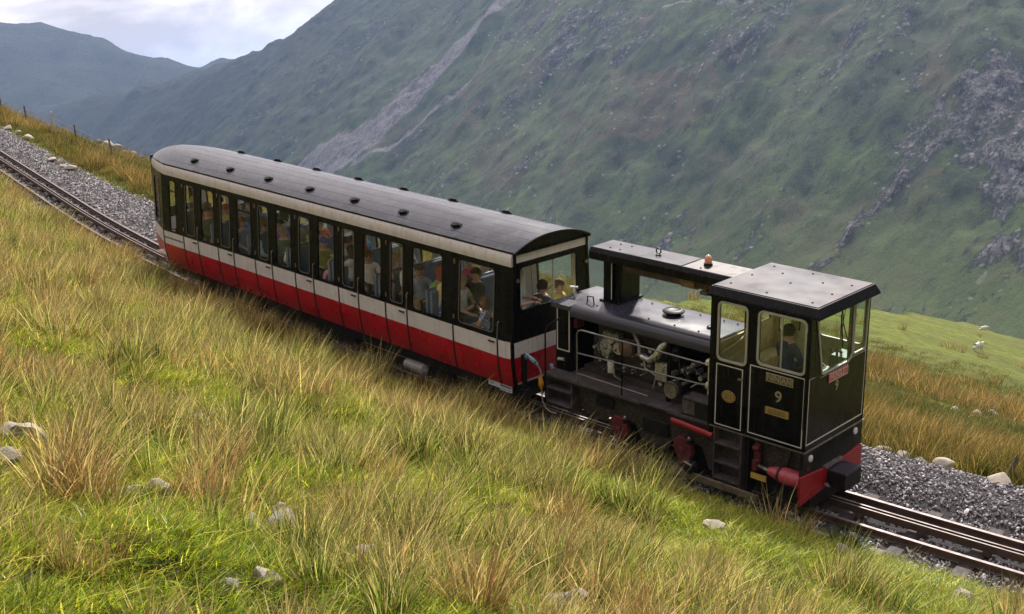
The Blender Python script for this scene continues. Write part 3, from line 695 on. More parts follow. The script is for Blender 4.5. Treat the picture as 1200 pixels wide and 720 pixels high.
MB().ring([(y*1.004, roofz(y)+.006) for y in ra]+[(.91, 3.0), (-.91, 3.0)], [(y*.985, roofz(y)-.035) for y in ra]+[(.89, 3.015), (-.89, 3.015)], .03, .062, 'x').obj('roof_rim', [BLACK], coach)
ventm = MB()
ventm.prism([(-.115, -.055), (.0, -.10), (.115, -.055), (.135, .0), (.10, .075), (-.10, .075), (-.135, .0)], .0, .035, 'z')
ventm.prism([(-.09, -.05), (.0, -.085), (.09, -.05), (.105, .0), (.07, .055), (-.07, .055), (-.105, .0)], .035, .060, 'z')
ventm.box(-.05, .05, -.03, .03, .06, .068)
ventm = ventm.mesh('roof_vent', [BLACK])
for k in range(8):
    for sg in (-1, 1):
        y = sg*.60; inst(ventm, 'roof_vent', roof, (-10.44+1.452*k if k < 7 else -.23-0.0, y, roofz(y)-.004), (math.atan(-.45*sg*.62), 0, 0), (.85, .85, .85)) if k < 7 else None
# underframe, bogies, steps
MB().box(-11.6, -.12, -.86, .86, .62, .69).box(-11.5, -.1, -.80, -.74, .45, .62).box(-11.5, -.1, .74, .80, .45, .62).box(-.10, .0, -.82, .82, .42, .70).obj('underframe', [DBLACK], coach)
for xb in (-9.6, -1.75):
    o_ = MB().box(xb-.10, xb+.10, -.60, .60, .40, .60).obj('bogie', [DBLACK], coach)
    for sg in (-1, 1):
        bg_ = MB(); bg_.prism([(xb-.95, .42), (xb-.6, .30), (xb-.3, .44), (xb+.3, .44), (xb+.6, .30), (xb+.95, .42), (xb+.95, .52), (xb-.95, .52)], sg*.60-.03, sg*.60+.03)
        for dx in (-.6, .6): bg_.box(xb+dx-.09, xb+dx+.09, sg*.66-.05, sg*.66+.05, .20, .40)
        bg_.obj('bogie_frame', [DBLACK], o_)
    for dx in (-.6, .6):
        MB().lathe([(.05, -.5), (.30, -.46), (.30, -.44), (.27, -.43), (.27, -.37), (.06, -.36), (.06, .36), (.27, .37), (.27, .43), (.30, .44), (.30, .46), (.05, .5)], (xb+dx, 0, .275), 'y', 24).obj('wheelset', [DBLACK], o_)
MB().lathe([(.02, -.32), (.10, -.26), (.11, .26), (.02, .32)], (-2.75, -.80, .33), 'x', 14).obj('air_reservoir', [PIPE], coach)
MB().box(-5.9, -4.6, -.78, -.3, .30, .6, c=.03).obj('battery_box', [DBLACK], coach)
MB().box(-.66, -.38, -.905, -.893, .575, .665).obj('number_label', [LABELM], coach)
lb = MB().box(-.36, -.07, -.915, -.903, .555, .665).obj('number_label', [LABELM], coach)
MB().box(-.35, -.08, -.918, -.914, .62, .655).box(-.34, -.09, -.918, -.914, .578, .594).obj('label_print', [INK], lb)
MB().box(-.63, -.52, -.909, -.904, .60, .645).obj('label_print', [mat('label_grey', (.38, .40, .46), .6)], coach)
MB().lathe([(.001, 0), (.045, .0), (.045, .05), (.001, .05)], (-.30, -.80, .50), 'y', 12).obj('lamp', [STEEL], coach)
MB().box(.0, .07, -.76, -.68, .55, 1.24, c=.01).box(.0, .10, -.80, -.62, .42, .62).obj('connection_box', [DBLACK], coach)
plug = MB().tube([(.06, -.70, 1.24), (.12, -.60, 1.13), (.16, -.53, 1.04)], [.030, .036, .028], 10).obj('jumper_plug', [BLUEP], coach)
MB().tube([(.05, -.73, 1.19), (.08, -.67, 1.20)], .045, 10).tube([(.13, -.575, 1.10), (.14, -.555, 1.08)], .043, 10).obj('plug_collar', [mat('plug_grey_blue', (.10, .16, .26), .5)], plug)
cpt = [(.16, -.53, 1.04), (.21, -.50, .93), (.24, -.50, .78), (.25, -.52, .60), (.27, -.52, .40), (.33, -.50, .28), (.45, -.50, .24), (.6, -.52, .27)]
MB().tube(cpt, .011, 7).obj('jumper_cable', [CABLE], coach)
MB().tube([(.23, -.52, .84), (.25, -.52, .72), (.25, -.53, .62)], [.018, .042, .022], 8).tube([(.20, -.52, .80), (.21, -.52, .66)], [.02, .025], 7).obj('cable_tag', [ORANGEP], coach)
MB().tube([(.12, -.15, .93), (.14, -.13, .82)], .03, 8).obj('air_hose_cock', [BLUEP], coach)
MB().tube([(.0, .1, .55), (.45, .1, .5)], .06, 10).box(0, .3, -.3, .3, .46, .54).obj('coupling', [DBLACK], coach)
# saloon
FL = .92
MB().box(-11.9, -.06, -.93, .93, FL-.05, FL).obj('saloon_floor', [SALOON], coach)
MB().prism([(y*.97, roofz(y)-.05) for y in ra]+[(y*.97, roofz(y)-.07) for y in ra[::-1]], -11.5, -.06, 'x').obj('ceiling', [SALOON], coach)
seatm = MB().box(-.46, -.06, -.86, .86, 1.18, 1.32, c=.02).box(-.09, -.025, -.86, .86, 1.30, 1.92, c=.02).box(.06, .46, -.86, .86, 1.18, 1.32, c=.02).box(.025, .09, -.86, .86, 1.30, 1.92, c=.02).box(-.40, .40, -.80, .80, FL, 1.18).mesh('bench', [SEATM])
for k in range(7): inst(seatm, 'bench', coach, (dl[0]-.41+1.44*k+(0 if k < 6 else .05), 0, 0))
for k in range(7):
    xk = dl[0]-.41+1.44*k
    MB().box(xk-.008, xk+.008, -.88, .88, 1.92, 1.94).tube([(xk, -.3, 1.93), (xk, -.3, 2.98)], .012, 6).obj('partition_rail', [STEEL], coach)
MB().tube([(-.06, .10, FL), (-.06, .10, 3.0)], .02, 8).box(-.10, -.05, .12, .60, 1.2, 1.96).obj('driving_desk', [SALOON], coach)
MB().box(-.62, -.58, -.32, -.05, FL, 2.95).obj('cab_partition', [SALOON], coach)
MB().box(-.14, -.05, -.7, -.15, FL, 1.9, c=.01).obj('desk_cabinet', [BLACK], coach)

# ------------------------------------------------------------------ the diesel locomotive
loco = empty('diesel_locomotive', TM, 'black diesel rack locomotive numbered 9 with an open engine bay and square cab', 'locomotive')
W = .827
# cab walls ------------------------------------------------------------
def wall_with_holes(name, rect, holes, a0, a1, axis, mats, parent, rim=1):
    """flat wall with rectangular holes, cut into a grid of cells"""
    us = sorted({rect[0], rect[1], *[h[0] for h in holes], *[h[1] for h in holes]}); vs = sorted({rect[2], rect[3], *[h[2] for h in holes], *[h[3] for h in holes]})
    inside = lambda u, v: any(h[0] <= u < h[1] and h[2] <= v < h[3] for h in holes)
    cells = {(i, k) for i in range(len(us)-1) for k in range(len(vs)-1) if not inside((us[i]+us[i+1])/2, (vs[k]+vs[k+1])/2)}
    P = (lambda u, v, a: (u, a, v)) if axis == 'y' else (lambda u, v, a: (a, u, v))
    mb = MB()
    for i, k in cells:
        u0, u1, v0, v1 = us[i], us[i+1], vs[k], vs[k+1]
        mb.add([P(u0, v0, a0), P(u1, v0, a0), P(u1, v1, a0), P(u0, v1, a0)], [(0, 1, 2, 3)], 0)
        mb.add([P(u0, v0, a1), P(u1, v0, a1), P(u1, v1, a1), P(u0, v1, a1)], [(3, 2, 1, 0)], 1)
        for (di, dk, p, q) in ((-1, 0, (u0, v0), (u0, v1)), (1, 0, (u1, v1), (u1, v0)), (0, -1, (u1, v0), (u0, v0)), (0, 1, (u0, v1), (u1, v1))):
            if (i+di, k+dk) not in cells: mb.add([P(*p, a0), P(*q, a0), P(*q, a1), P(*p, a1)], [(0, 1, 2, 3)], 0)
    return mb.obj(name, mats, parent)
ZF, ZT = 1.09, 3.07
nearw = wall_with_holes('cab_side', (-.995, 0, ZF, ZT), [(-.81, -.075, 2.24, 3.0)], -W, -W+.035, 'y', [BLACK, CABIN], loco)
nearw['label'] = 'cab side with name plate and number 9'
door = wall_with_holes('cab_door', (-1.56, -1.005, ZF, ZT), [(-1.49, -1.03, 2.15, 3.0)], -W+.006, -W+.04, 'y', [BLACK, CABIN], loco)
MB().box(-1.64, -1.565, -W, -W+.05, .95, ZT).obj('door_post', [BLACK], loco)
farw = wall_with_holes('cab_side', (-1.6, 0, ZF, ZT), [(-.81, -.075, 2.24, 3.0), (-1.49, -1.03, 2.15, 3.0)], W, W-.035, 'y', [BLACK, CABIN], loco)
frontw = wall_with_holes('cab_front', (-W+.002, W-.002, ZF, ZT), [(-.66, .28, 2.17, 3.03), (.36, .75, 2.22, 3.03)], .0, -.035, 'x', [BLACK, CABIN], loco)
rearw = wall_with_holes('cab_rear', (-W+.04, W-.04, ZF, ZT), [(-.68, -.0, 2.38, 2.98), (.1, .68, 2.38, 2.98)], -1.60, -1.57, 'x', [BLACK, CABIN], loco)
def win(x0, x1, z0, z1, y, parent, r=.07, bars=(), fm=LFRAME, sg=-1, nm='window'):
    f_ = MB().ring(rrect(x0-.03, x1+.03, z0-.03, z1+.03, r+.02), rrect(x0+.004, x1-.004, z0+.004, z1-.004, r), y+sg*.014, y-sg*.012).obj('window_frame', [fm], parent, bevel=.003)
    MB().ring(square_path(x0-.001, x1+.001, z0-.001, z1+.001), rrect(x0+.003, x1-.003, z0+.003, z1-.003, r), y-sg*.002, y-sg*.030).obj('window_seal', [BLACK], f_)
    MB().prism(rrect(x0, x1, z0, z1, r), y-sg*.008, y-sg*.012).obj('window_pane', [GLASSC], f_)
    for b in bars: MB().box(b-.009, b+.009, y-.012, y+.012, z0, z1).obj('window_bar', [LFRAME], f_)
win(-.81, -.075, 2.24, 3.0, -W, nearw, bars=(-.445,)); win(-1.49, -1.03, 2.15, 3.0, -W+.006, door)
win(-.81, -.075, 2.24, 3.0, W, farw, bars=(-.445,), sg=1); win(-1.49, -1.03, 2.15, 3.0, W, farw, sg=1)
# front panes: the near one is a tilted trapezium reaching below the other
pA = [(.29, 3.05), (-.69, 3.05), (-.49, 2.15), (.24, 2.15), (.345, 2.24)]
pB = [(.765, 3.05), (.36, 3.05), (.36, 2.22), (.74, 2.22)]
pA = [(.335, 3.05), (-.69, 3.05), (-.485, 2.15), (.27, 2.15), (.35, 2.215)]
for poly, r in ((pA, .05), (pB, .05)):
    o_ = rpoly(poly, r); i_ = shrink(o_, .028)
    f_ = MB().ring(o_, i_, -.004, .020, 'x').obj('window_frame', [LFRAME], frontw, bevel=.003)
    MB().prism(shrink(o_, .02), .002, .006, 'x').obj('window_pane', [GLASSC], f_)
MB().prism([(-.69, 3.05), (-.66, 2.17), (-.485, 2.15)], .0, .003, 'x').obj('window_infill', [BLACK], frontw)
MB().tube([(.03, -.05, 3.04), (.045, -.02, 2.8), (.045, .13, 2.5)], .007, 6).tube([(.045, -.10, 2.95), (.045, .0, 2.45)], .010, 5).tube([(.04, .02, 3.03), (.045, -.05, 2.72)], .005, 5).obj('windscreen_wiper', [RUBBER], frontw)
def lining(poly, a, axis, parent, wd=.014, t=.003):
    MB().ring(poly, shrink(poly, wd), a, a+t, axis).obj('lining', [WHITE], parent)
lining(square_path(-.94, -.045, 1.135, 2.185, 0), -W-.003, 'y', nearw); lining(square_path(-1.52, -1.06, 1.115, 2.07, 0), -W+.003, 'y', door)
lining([(-.795, 1.17), (.775, 1.17), (.775, 2.20), (.74, 2.19), (.36, 2.19), (.25, 2.12), (-.49, 2.12), (-.56, 2.17), (-.795, 2.17)], .0, 'x', frontw, .013)
MB().box(-1.60, .012, -W-.008, -W, 1.062, 1.085).obj('footing_strip', [STEEL], nearw)
MB().box(-.0, .012, -W, W, 1.062, 1.085).obj('footing_strip', [STEEL], frontw)
MB().tube([(-1.015, -W-.02, 1.2), (-1.015, -W-.04, 1.25), (-1.015, -W-.04, 2.0), (-1.015, -W-.02, 2.05)], .012, 7).obj('grab_rail', [BLACK], nearw)
MB().tube([(-.02, -W-.015, 1.4), (-.02, -W-.04, 1.45), (-.02, -W-.04, 2.85), (-.02, -W-.015, 2.9)], .010, 7).obj('grab_rail', [BLACK], nearw)
MB().box(-1.13, -1.05, -W-.02, -W+.006, 1.90, 1.925).obj('door_handle', [STEEL], door)
# plates and numbers
def side_plate(x0, x1, z0, z1, m_, nm='name_plate'):
    return MB().box(x0, x1, -W-.014, -W-.001, z0, z1).obj(nm, [m_], nearw, bevel=.003)
pl = side_plate(-.665, -.225, 2.005, 2.135, BRASSD); PLB = mat('plate_ground', (.10, .085, .06), .6)
MB().box(-.652, -.238, -W-.016, -W-.013, 2.018, 2.122).obj('plate_ground', [PLB], pl)
text('NINIAN', 'lettering', BRASSD, pl, (-.445, -W-.016, 2.07), (math.pi/2, 0, 0), .125, .003, .93)
text('9', 'number', BRASSD, nearw, (-.455, -W-.004, 1.80), (math.pi/2, 0, 0), .235, .004, 1.0)
pl = side_plate(-.655, -.27, 1.515, 1.625, BRASS, 'works_plate'); 
for z in (1.595, 1.57, 1.545): MB().box(-.60, -.32, -W-.017, -W-.013, z-.005, z+.005).obj('plate_line', [PLB], pl)
ov = [( -1.285+.118*math.cos(a*math.pi/12), 1.60+.092*math.sin(a*math.pi/12)) for a in range(24)]
pl = MB().prism(ov, -W-.008, -W+.005).obj('oval_plate', [BRASS], door, bevel=.003)
MB().ring(shrink(ov, .014), shrink(ov, .024), -W-.011, -W-.007).obj('plate_ring', [PLB], pl)
for z in (1.63, 1.60, 1.57): MB().box(-1.345, -1.225, -W-.011, -W-.007, z-.006, z+.006).obj('plate_line', [PLB], pl)
sg_ = MB().box(.0, .016, -.28, .25, 1.975, 2.115).obj('maker_plate', [SIGNRED], frontw, bevel=.003)
MB().ring(square_path(-.275, .245, 1.98, 2.11, 0), square_path(-.262, .232, 1.993, 2.097, 0), .015, .020, 'x').obj('plate_rim', [SIGNPINK], sg_)
text('HUNSLET', 'lettering', SIGNPINK, sg_, (.018, -.015, 2.045), (math.pi/2, 0, math.pi/2), .125, .003, .86)
text('9', 'number', BRASSD, frontw, (.004, -.03, 1.87), (math.pi/2, 0, math.pi/2), .215, .004, .85)
# roof
rp = MB(); x0, x1, y0, y1 = -1.70, .125, -.842, .842
ov_ = [(x0-.012, y0-.012, 3.065), (x1+.012, y0-.012, 3.065), (x1+.012, y1+.012, 3.065), (x0-.012, y1+.012, 3.065)]
md = [(x0, y0, 3.10), (x1, y0, 3.10), (x1, y1, 3.10), (x0, y1, 3.10)]
tp = [(x0+.02, y0+.06, 3.21), (x1-.05, y0+.06, 3.21), (x1-.05, y1-.06, 3.21), (x0+.02, y1-.06, 3.21)]
rp.add(ov_+md+tp, [(3, 2, 1, 0), (8, 9, 10, 11)]+[(4*k+i, 4*k+(i+1) % 4, 4*k+4+(i+1) % 4, 4*k+4+i) for k in range(2) for i in range(4)], 0)
rp.m[-8:] = [1]*8
rp.box(x0+.04, x1-.07, y0+.08, y1-.08, 3.209, 3.222, 0)
croof = rp.obj('cab_roof', [LROOF, BLACK], loco, bevel=.006)
bolt = MB().lathe([(.016, 0), (.016, .012), (.001, .018)], (0, 0, 0), 'z', 8).mesh('bolt', [RUBBER])
for bx, by in [(-1.5, -.55), (-1.5, .0), (-1.5, .6), (-.85, -.62), (-.85, .0), (-.85, .62), (-.12, -.62), (-.12, -.1), (-.12, .45), (-.5, .3), (-1.2, .35)]: inst(bolt, 'bolt', croof, (bx, by, 3.222))
# front end: skirt, buffer beam, box, lamps
MB().box(-.06, .0, -W, W, .70, ZF-.03).box(-.95, -.93, -W+.03, W-.03, .15, ZF).box(-.95, 0, -W+.25, W-.25, .12, ZF-.03).box(-.95, 0, -W, W, ZF-.03, ZF, c=0).obj('cab_skirt', [DBLACK], loco)
bb = MB().prism([(-.95, .74), (-.1, .66), (-.1, .36), (-.92, .29)], .0, .035, 'x').prism([(.12, .66), (.80, .70), (.80, .36), (.12, .36)], .0, .035, 'x').box(-.03, .0, -.90, .80, .42, .68).obj('buffer_beam', [LRED], loco, bevel=.005)
bx = MB().box(.035, .34, -.21, .24, .36, .62, c=.012).obj('buffer_box', [DBLACK], loco)
MB().box(.045, .33, -.20, .23, .619, .628).obj('box_lid', [LROOF], bx)
MB().box(.0, .06, -.28, .20, .66, .70).obj('box_hinge', [STEEL], bx)
MB().tube([(.06, -.30, .44)]+[(.09+.035*math.cos(a), -.30+.01*a, .42+.035*math.sin(a)) for a in np.linspace(0, 6, 9)], .012, 6).obj('coupling_chain', [STEEL], bx)
for y, z in ((-.66, .945), (.60, .965)):
    MB().lathe([(.001, .0), (.050, .0), (.055, .02), (.045, .03), (.001, .035)], (.0, y, z), 'x', 16).obj('headlamp', [LAMPG], loco)
MB().lathe([(.001, .0), (.028, .0), (.028, .02), (.001, .025)], (.0, -.72, .80), 'x', 12).obj('tail_lamp', [DRED], loco)
# recess under the cab: air cylinder, levers, plate
ac = MB().lathe([(.03, -.62), (.06, -.60), (.10, -.46), (.125, -.34), (.125, -.10), (.11, -.06), (.04, -.05)], (0, -.74, .60), 'x', 18).obj('air_cylinder', [mat('pink_red_paint', (.45, .07, .10), .35, var=.1, dirt=(.15, .03, .04), dirt_amt=.5)], loco, smooth=40)
MB().tube([(-.62, -.74, .60), (-.80, -.74, .63)], [.028, .028], 8).obj('piston_rod', [STEEL], ac)
MB().lathe([(.125, -.42), (.131, -.41), (.131, -.39), (.125, -.38)], (0, -.74, .60), 'x', 18).obj('cylinder_band', [RUBBER], ac)
MB().box(-.86, -.78, -.80, -.70, .55, .72).box(-.84, -.76, -.76, -.70, .72, .98).tube([(-.80, -.78, .70), (-.74, -.78, .74)], .03, 8).tube([(-.86, -.76, .90), (-.76, -.76, .90)], .05, 10).obj('brake_linkage', [DRED], loco)
MB().box(-.88, -.62, -.79, -.775, .42, .51).obj('notice_plate', [YELL], loco)
# steps
for (a, b, zz, z0) in ((-1.53, -1.03, (.80, .50, .24), .16), (-4.88, -4.30, (.83, .58), .50)):
    st = MB().box(a, a+.025, -W, -.50, z0, 1.06).box(b-.025, b, -W, -.50, z0, 1.06)
    for z in zz: st.box(a, b, -W, -.62, z, z+.03)
    st.box(a, b, -.55, -.53, z0, 1.06); st.obj('steps', [PLATE], loco)
# footplate and frame
MB().box(-4.92, -1.60, -W, W, 1.045, 1.085).obj('footplate', [PLATE], loco)
MB().box(-4.92, -1.60, -W-.004, -W+.02, 1.0, 1.045).box(-2.9, -2.4, -W-.02, -W, 1.05, 1.075).obj('footplate_edge', [DBLACK], loco)
fm_ = MB().prism([(-4.30, .98), (-4.28, .62), (-4.15, .50), (-3.75, .48), (-3.60, .62), (-3.12, .62), (-2.95, .30), (-2.5, .30), (-2.35, .62), (-1.85, .62), (-1.7, .25), (-1.0, .25), (-.9, .5), (-.4, .5), (-.3, .98)], -.66, -.62)
fm_.prism([(-4.30, .98), (-4.28, .42), (-.9, .25), (-.3, .98)], .62, .66).box(-4.9, -.1, -.60, .60, .55, 1.04).box(-4.92, -4.86, -.70, .70, .45, 1.04)
fm_.obj('main_frame', [OILY], loco)
MB().box(-4.92, -1.6, -.66, -.655, .98, 1.045).box(-2.95, -2.45, -.70, -.66, .55, .80, c=.02).box(-3.9, -3.55, -.69, -.66, .72, .92, c=.02).obj('frame_details', [DBLACK], loco)
for xw in (-3.36, -2.12):
    wh = MB().lathe([(.06, -.54), (.30, -.50), (.39, -.47), (.39, -.44), (.35, -.43), (.35, -.37), (.07, -.36), (.07, .36), (.35, .37), (.35, .43), (.39, .44), (.39, .47), (.30, .50), (.06, .54)], (xw, 0, .355), 'y', 28).obj('wheelset', [DBLACK], loco)
    cr_ = MB().prism([(xw+dx, .53+dz) for dx, dz in ((-.15, -.02), (-.16, .10), (-.09, .17), (.03, .19), (.12, .15), (.09, .08), (.16, .06), (.19, -.06), (.15, -.17), (.05, -.25), (-.02, -.24), (-.10, -.13))], -.80, -.70)
    cr_.lathe([(.001, -.83), (.05, -.82), (.05, -.79)], (xw+.0, 0, .50), 'y', 12); cr_.obj('crank_web', [DRED], wh, bevel=.01)
    MB().tube([(xw+.14, -.80, .74), (xw+.17, -.83, .72)], .03, 8).tube([(xw+.12, -.81, .30), (xw+.22, -.82, .29)], .022, 6).obj('oil_cup', [STEEL], wh)
rod = MB().prism([(-3.25, .10), (-3.25, .20), (-2.05, .21), (-.72, .20), (-.72, .10), (-2.05, .09)], -.86, -.82).obj('coupling_rod', [RODM], loco, bevel=.006)
MB().lathe([(.001, -.90), (.06, -.90), (.085, -.87), (.085, -.82), (.11, -.81), (.11, -.76)], (-1.93, 0, .27), 'y', 16).lathe([(.001, -.93), (.03, -.93), (.035, -.90)], (-1.93, 0, .27), 'y', 8).obj('rod_end', [DBLACK], rod)
MB().tube([(-2.0, -.88, .37), (-1.86, -.88, .34)], .018, 6).tube([(-1.95, -.86, .36), (-1.95, -.86, .40)], .02, 6).obj('oil_cup', [STEEL], rod)
MB().tube([(-2.30, -.80, .955), (-1.55, -.80, .90)], .055, 12).obj('red_pipe', [LRED], loco)
# hood: ends, roof plate
MB().box(-4.90, -4.57, -.54, .54, 1.085, 2.20).obj('radiator_housing', [BLACK], loco)
MB().box(-1.75, -1.70, -.54, .54, 1.085, 2.2).obj('hood_bulkhead', [BLACK], loco)
for y_ in (-.54, .46): MB().box(-2.62, -2.56, y_, y_+.04, 1.085, 2.2).obj('hood_post', [BLACK], loco)
MB().box(-4.57, -1.75, .50, .53, 1.085, 2.10).obj('bay_back_panel', [DBLACK], loco)
lining(square_path(-4.875, -4.60, 1.43, 2.185, 0), -.543, 'y', loco, .018)
MB().tube([(-4.83, -.56, 1.27), (-4.70, -.57, 1.29)], .03, 8).obj('side_lamp', [ALU], loco)
ht = MB()
hp = [(-.60, 2.08), (-.605, 2.14), (-.59, 2.20), (-.55, 2.24), (-.48, 2.26), (0, 2.275), (.48, 2.26), (.55, 2.24), (.59, 2.20), (.605, 2.14), (.60, 2.08), (.58, 2.08), (.58, 2.2), (.47, 2.235), (-.47, 2.235), (-.58, 2.2), (-.58, 2.08)]
ht.prism(hp, -4.55, -1.60, 'x')
htop = ht.obj('hood_top', [DECK], loco, smooth=35)
MB().prism([(-.60, 2.17), (-.59, 2.24), (0, 2.262), (.59, 2.24), (.60, 2.17)], -4.96, -4.56, 'x').obj('hood_rear_lid', [DECK], loco, smooth=30)
for y in (-.32, .36):
    for xx in (-4.2, -3.6, -3.15, -2.65, -2.2, -1.95): inst(bolt, 'bolt', htop, (xx, y, 2.268))
cap = MB().lathe([(.12, 0), (.12, .02), (.10, .03), (.10, .05), (.175, .055), (.18, .075), (.15, .095), (.12, .10), (.10, .085), (.001, .088)], (-2.98, .10, 2.262), 'z', 24).obj('filler_cap', [DBLACK], loco, smooth=40)
MB().lathe([(.06, 0), (.075, .02), (.055, .035), (.03, .02), (.001, .02)], (-2.15, -.06, 2.268), 'z', 16).obj('lifting_eye', [RUBBER], loco, smooth=40)
MB().tube([(-4.46, -.25, 2.26), (-4.46, -.25, 2.36), (-4.30, -.30, 2.39), (-4.27, -.31, 2.26)], .012, 6).obj('hood_handle', [RUBBER], loco)
MB().tube([(-4.80, -.15, 2.25), (-4.86, -.12, 2.40)], .022, 8).tube([(-4.93, -.14, 2.40), (-4.80, -.10, 2.405)], .022, 6).obj('whistle', [ALU], loco)
# exhaust tower, duct, muffler, lamp
tw = MB().box(-4.30, -4.13, -.04, .46, 2.26, 3.02).box(-4.13, -3.97, .02, .50, 2.26, 3.02).obj('exhaust_tower', [BLACK], loco, bevel=.006)
MB().box(-4.34, -3.93, -.09, .54, 2.262, 2.30).obj('tower_foot', [BLACK], tw)
MB().box(-4.135, -4.120, -.046, -.040, 2.32, 3.0).obj('lining', [WHITE], tw)
for z in (2.42, 2.56, 2.70, 2.84): inst(bolt, 'bolt', tw, (-4.08, .018, z), (math.pi/2, 0, 0), (.7, .7, .7))
duct = MB().prism([(-.24, 3.0), (-.24, 3.12), (-.19, 3.185), (.37, 3.185), (.42, 3.12), (.42, 3.0)], -4.45, -1.66, 'x').obj('duct', [BLACK], loco, bevel=.006)
MB().box(-4.43, -2.66, -.18, .36, 3.183, 3.192).obj('duct_top', [LROOF], duct); MB().box(-2.62, -1.69, -.18, .36, 3.183, 3.190).obj('duct_top', [mat('duct_top_brown', (.07, .055, .058), .4, spec=.2, dirt=(.05, .04, .045), dirt_amt=.6)], duct)
for bx_, by_ in ((-4.15, -.05), (-3.95, -.05), (-4.15, .22), (-3.92, .22), (-2.35, -.1), (-2.28, -.02)): inst(bolt, 'bolt', duct, (bx_, by_, 3.192))
MB().lathe([(.03, -3.95), (.105, -3.92), (.105, -2.75), (.03, -2.72)], (0, .08, 2.90), 'x', 16).obj('muffler', [RUSTPIPE], loco, smooth=40)
MB().lathe([(.08, -2.78), (.108, -2.77), (.108, -2.50), (.08, -2.49)], (0, .06, 2.89), 'x', 16).obj('muffler_band', [mat('scorched_pipe', (.30, .20, .09), .6, var=.5, scale=9, dirt=(.08, .04, .02), dirt_amt=.7)], loco, smooth=40)
MB().lathe([(.05, -2.50), (.085, -2.49), (.085, -1.66), (.05, -1.65)], (0, .06, 2.89), 'x', 12).tube([(-2.30, .0, 2.97), (-2.30, -.04, 2.80)], .022, 6).box(-2.38, -2.24, -.06, .1, 2.76, 2.81).obj('exhaust_bracket', [RUSTPIPE], loco)
bcn = MB().lathe([(.070, 0), (.070, .035), (.055, .04)], (-2.36, .11, 3.19), 'z', 16).obj('beacon_base', [RUBBER], loco)
MB().lathe([(.056, .035), (.058, .09), (.050, .13), (.032, .155), (.001, .165)], (-2.36, .11, 3.19), 'z', 16).obj('beacon_dome', [BEAC], bcn, smooth=60)
MB().lathe([(.045, .0), (.045, .02), (.001, .02)], (-3.29, .09, 3.188), 'z', 12).tube([(-3.29+.045*math.sin(a), .09, 3.255-.045*math.cos(a)) for a in np.linspace(0, 2*math.pi, 15)], .011, 6).obj('lifting_ring', [RUBBER], loco)
# hand rails along the walkway
hr = MB()
hr.tube([(-4.22, -.80, 1.09), (-4.22, -.80, 1.90), (-4.19, -.80, 1.96), (-4.12, -.80, 1.985), (-3.0, -.80, 1.99), (-1.68, -.80, 1.99)], .014, 7)
hr.tube([(-4.22, -.80, 1.58), (-1.68, -.80, 1.66)], .012, 7); hr.tube([(-4.22, -.80, 1.23), (-2.78, -.80, 1.21)], .012, 7)
hr.obj('hand_rail', [mat('rail_dull_steel', (.20, .19, .19), .5, metal=.5, var=.2)], loco, smooth=60)
MB().tube([(-3.29, -.80, 1.09), (-3.29, -.80, 1.99)], .012, 7).obj('rail_post', [BLACK], loco)
MB().tube([(-4.88, -.83, .55), (-4.88, -.83, 1.80), (-4.85, -.80, 1.90), (-4.72, -.66, 2.02), (-4.64, -.56, 2.03)], .015, 7).obj('grab_rail', [BLACK], loco, smooth=60)
MB().tube([(-1.66, -.78, 1.5), (-1.66, -.78, 2.0), (-1.68, -.76, 2.08)], .028, 8).lathe([(.04, 0), (.05, .04), (.03, .09)], (-1.68, -.80, 1.98), 'z', 10).lathe([(.03, 0), (.04, .05), (.02, .10)], (-1.68, -.80, 1.62), 'z', 10).obj('air_valve', [ALU], loco, smooth=50)
MB().box(-2.13, -1.66, -.80, -.52, 1.085, 1.36, c=.01).obj('battery_case', [DBLACK], loco)
MB().box(-2.12, -1.67, -.79, -.53, 1.36, 1.375).box(-2.12, -1.9, -.803, -.798, 1.12, 1.33).obj('battery_lid', [PLATE], loco)
# the engine
en = MB().box(-4.35, -2.75, -.22, .30, 1.15, 1.72, c=.03).box(-4.30, -2.90, -.16, .24, 1.72, 1.95, c=.03).box(-4.45, -2.65, -.34, .40, 1.085, 1.20).obj('engine', [OILY], loco)
for k in range(6): MB().box(-4.25+.23*k, -4.08+.23*k, -.19, -.10, 1.95, 2.03, c=.01).obj('rocker_cover', [ALU if k < 3 else OILY], en)
MB().lathe([(.03, 0), (.13, .0), (.15, .03), (.15, .06), (.10, .08), (.10, .14), (.05, .15)], (-3.98, -.42, 1.62), 'y', 18).lathe([(.02, 0), (.10, .0), (.11, .05), (.06, .10)], (-3.70, -.40, 1.66), 'y', 16).lathe([(.02, 0), (.08, .0), (.08, .06), (.03, .08)], (-3.84, -.42, 1.80), 'y', 14).obj('pump_housing', [ALU], en, smooth=40)
fins = MB()
for k in range(9): fins.box(-3.98+.035*k, -3.966+.035*k, -.42, -.28, 1.78, 1.90)
fins.obj('cooling_fins', [ALU], en)
MB().lathe([(.055, 0), (.062, .02), (.062, .17), (.05, .19), (.001, .19)], (-3.80, -.44, 1.25), 'z', 16).obj('oil_filter', [mat('white_filter', (.60, .58, .57), .4, dirt=(.2, .17, .14), dirt_amt=.5)], en, smooth=40)
MB().lathe([(.03, 0), (.035, .02), (.035, .09), (.001, .10)], (-3.55, -.44, 1.32), 'z', 12).obj('fuel_filter', [ALU], en, smooth=40)
MB().tube([(-3.55, -.30, 2.02), (-3.40, -.36, 1.98), (-3.28, -.40, 1.86), (-3.25, -.40, 1.66)], .032, 10).obj('coolant_pipe', [PIPE], en, smooth=60)
MB().tube([(-3.20, -.42, 1.66), (-3.02, -.44, 1.64), (-2.90, -.44, 1.74), (-2.80, -.42, 1.92), (-2.76, -.38, 1.98)], [.05, .058, .062, .060, .052], 12).obj('intake_hose', [ALU], en, smooth=60)
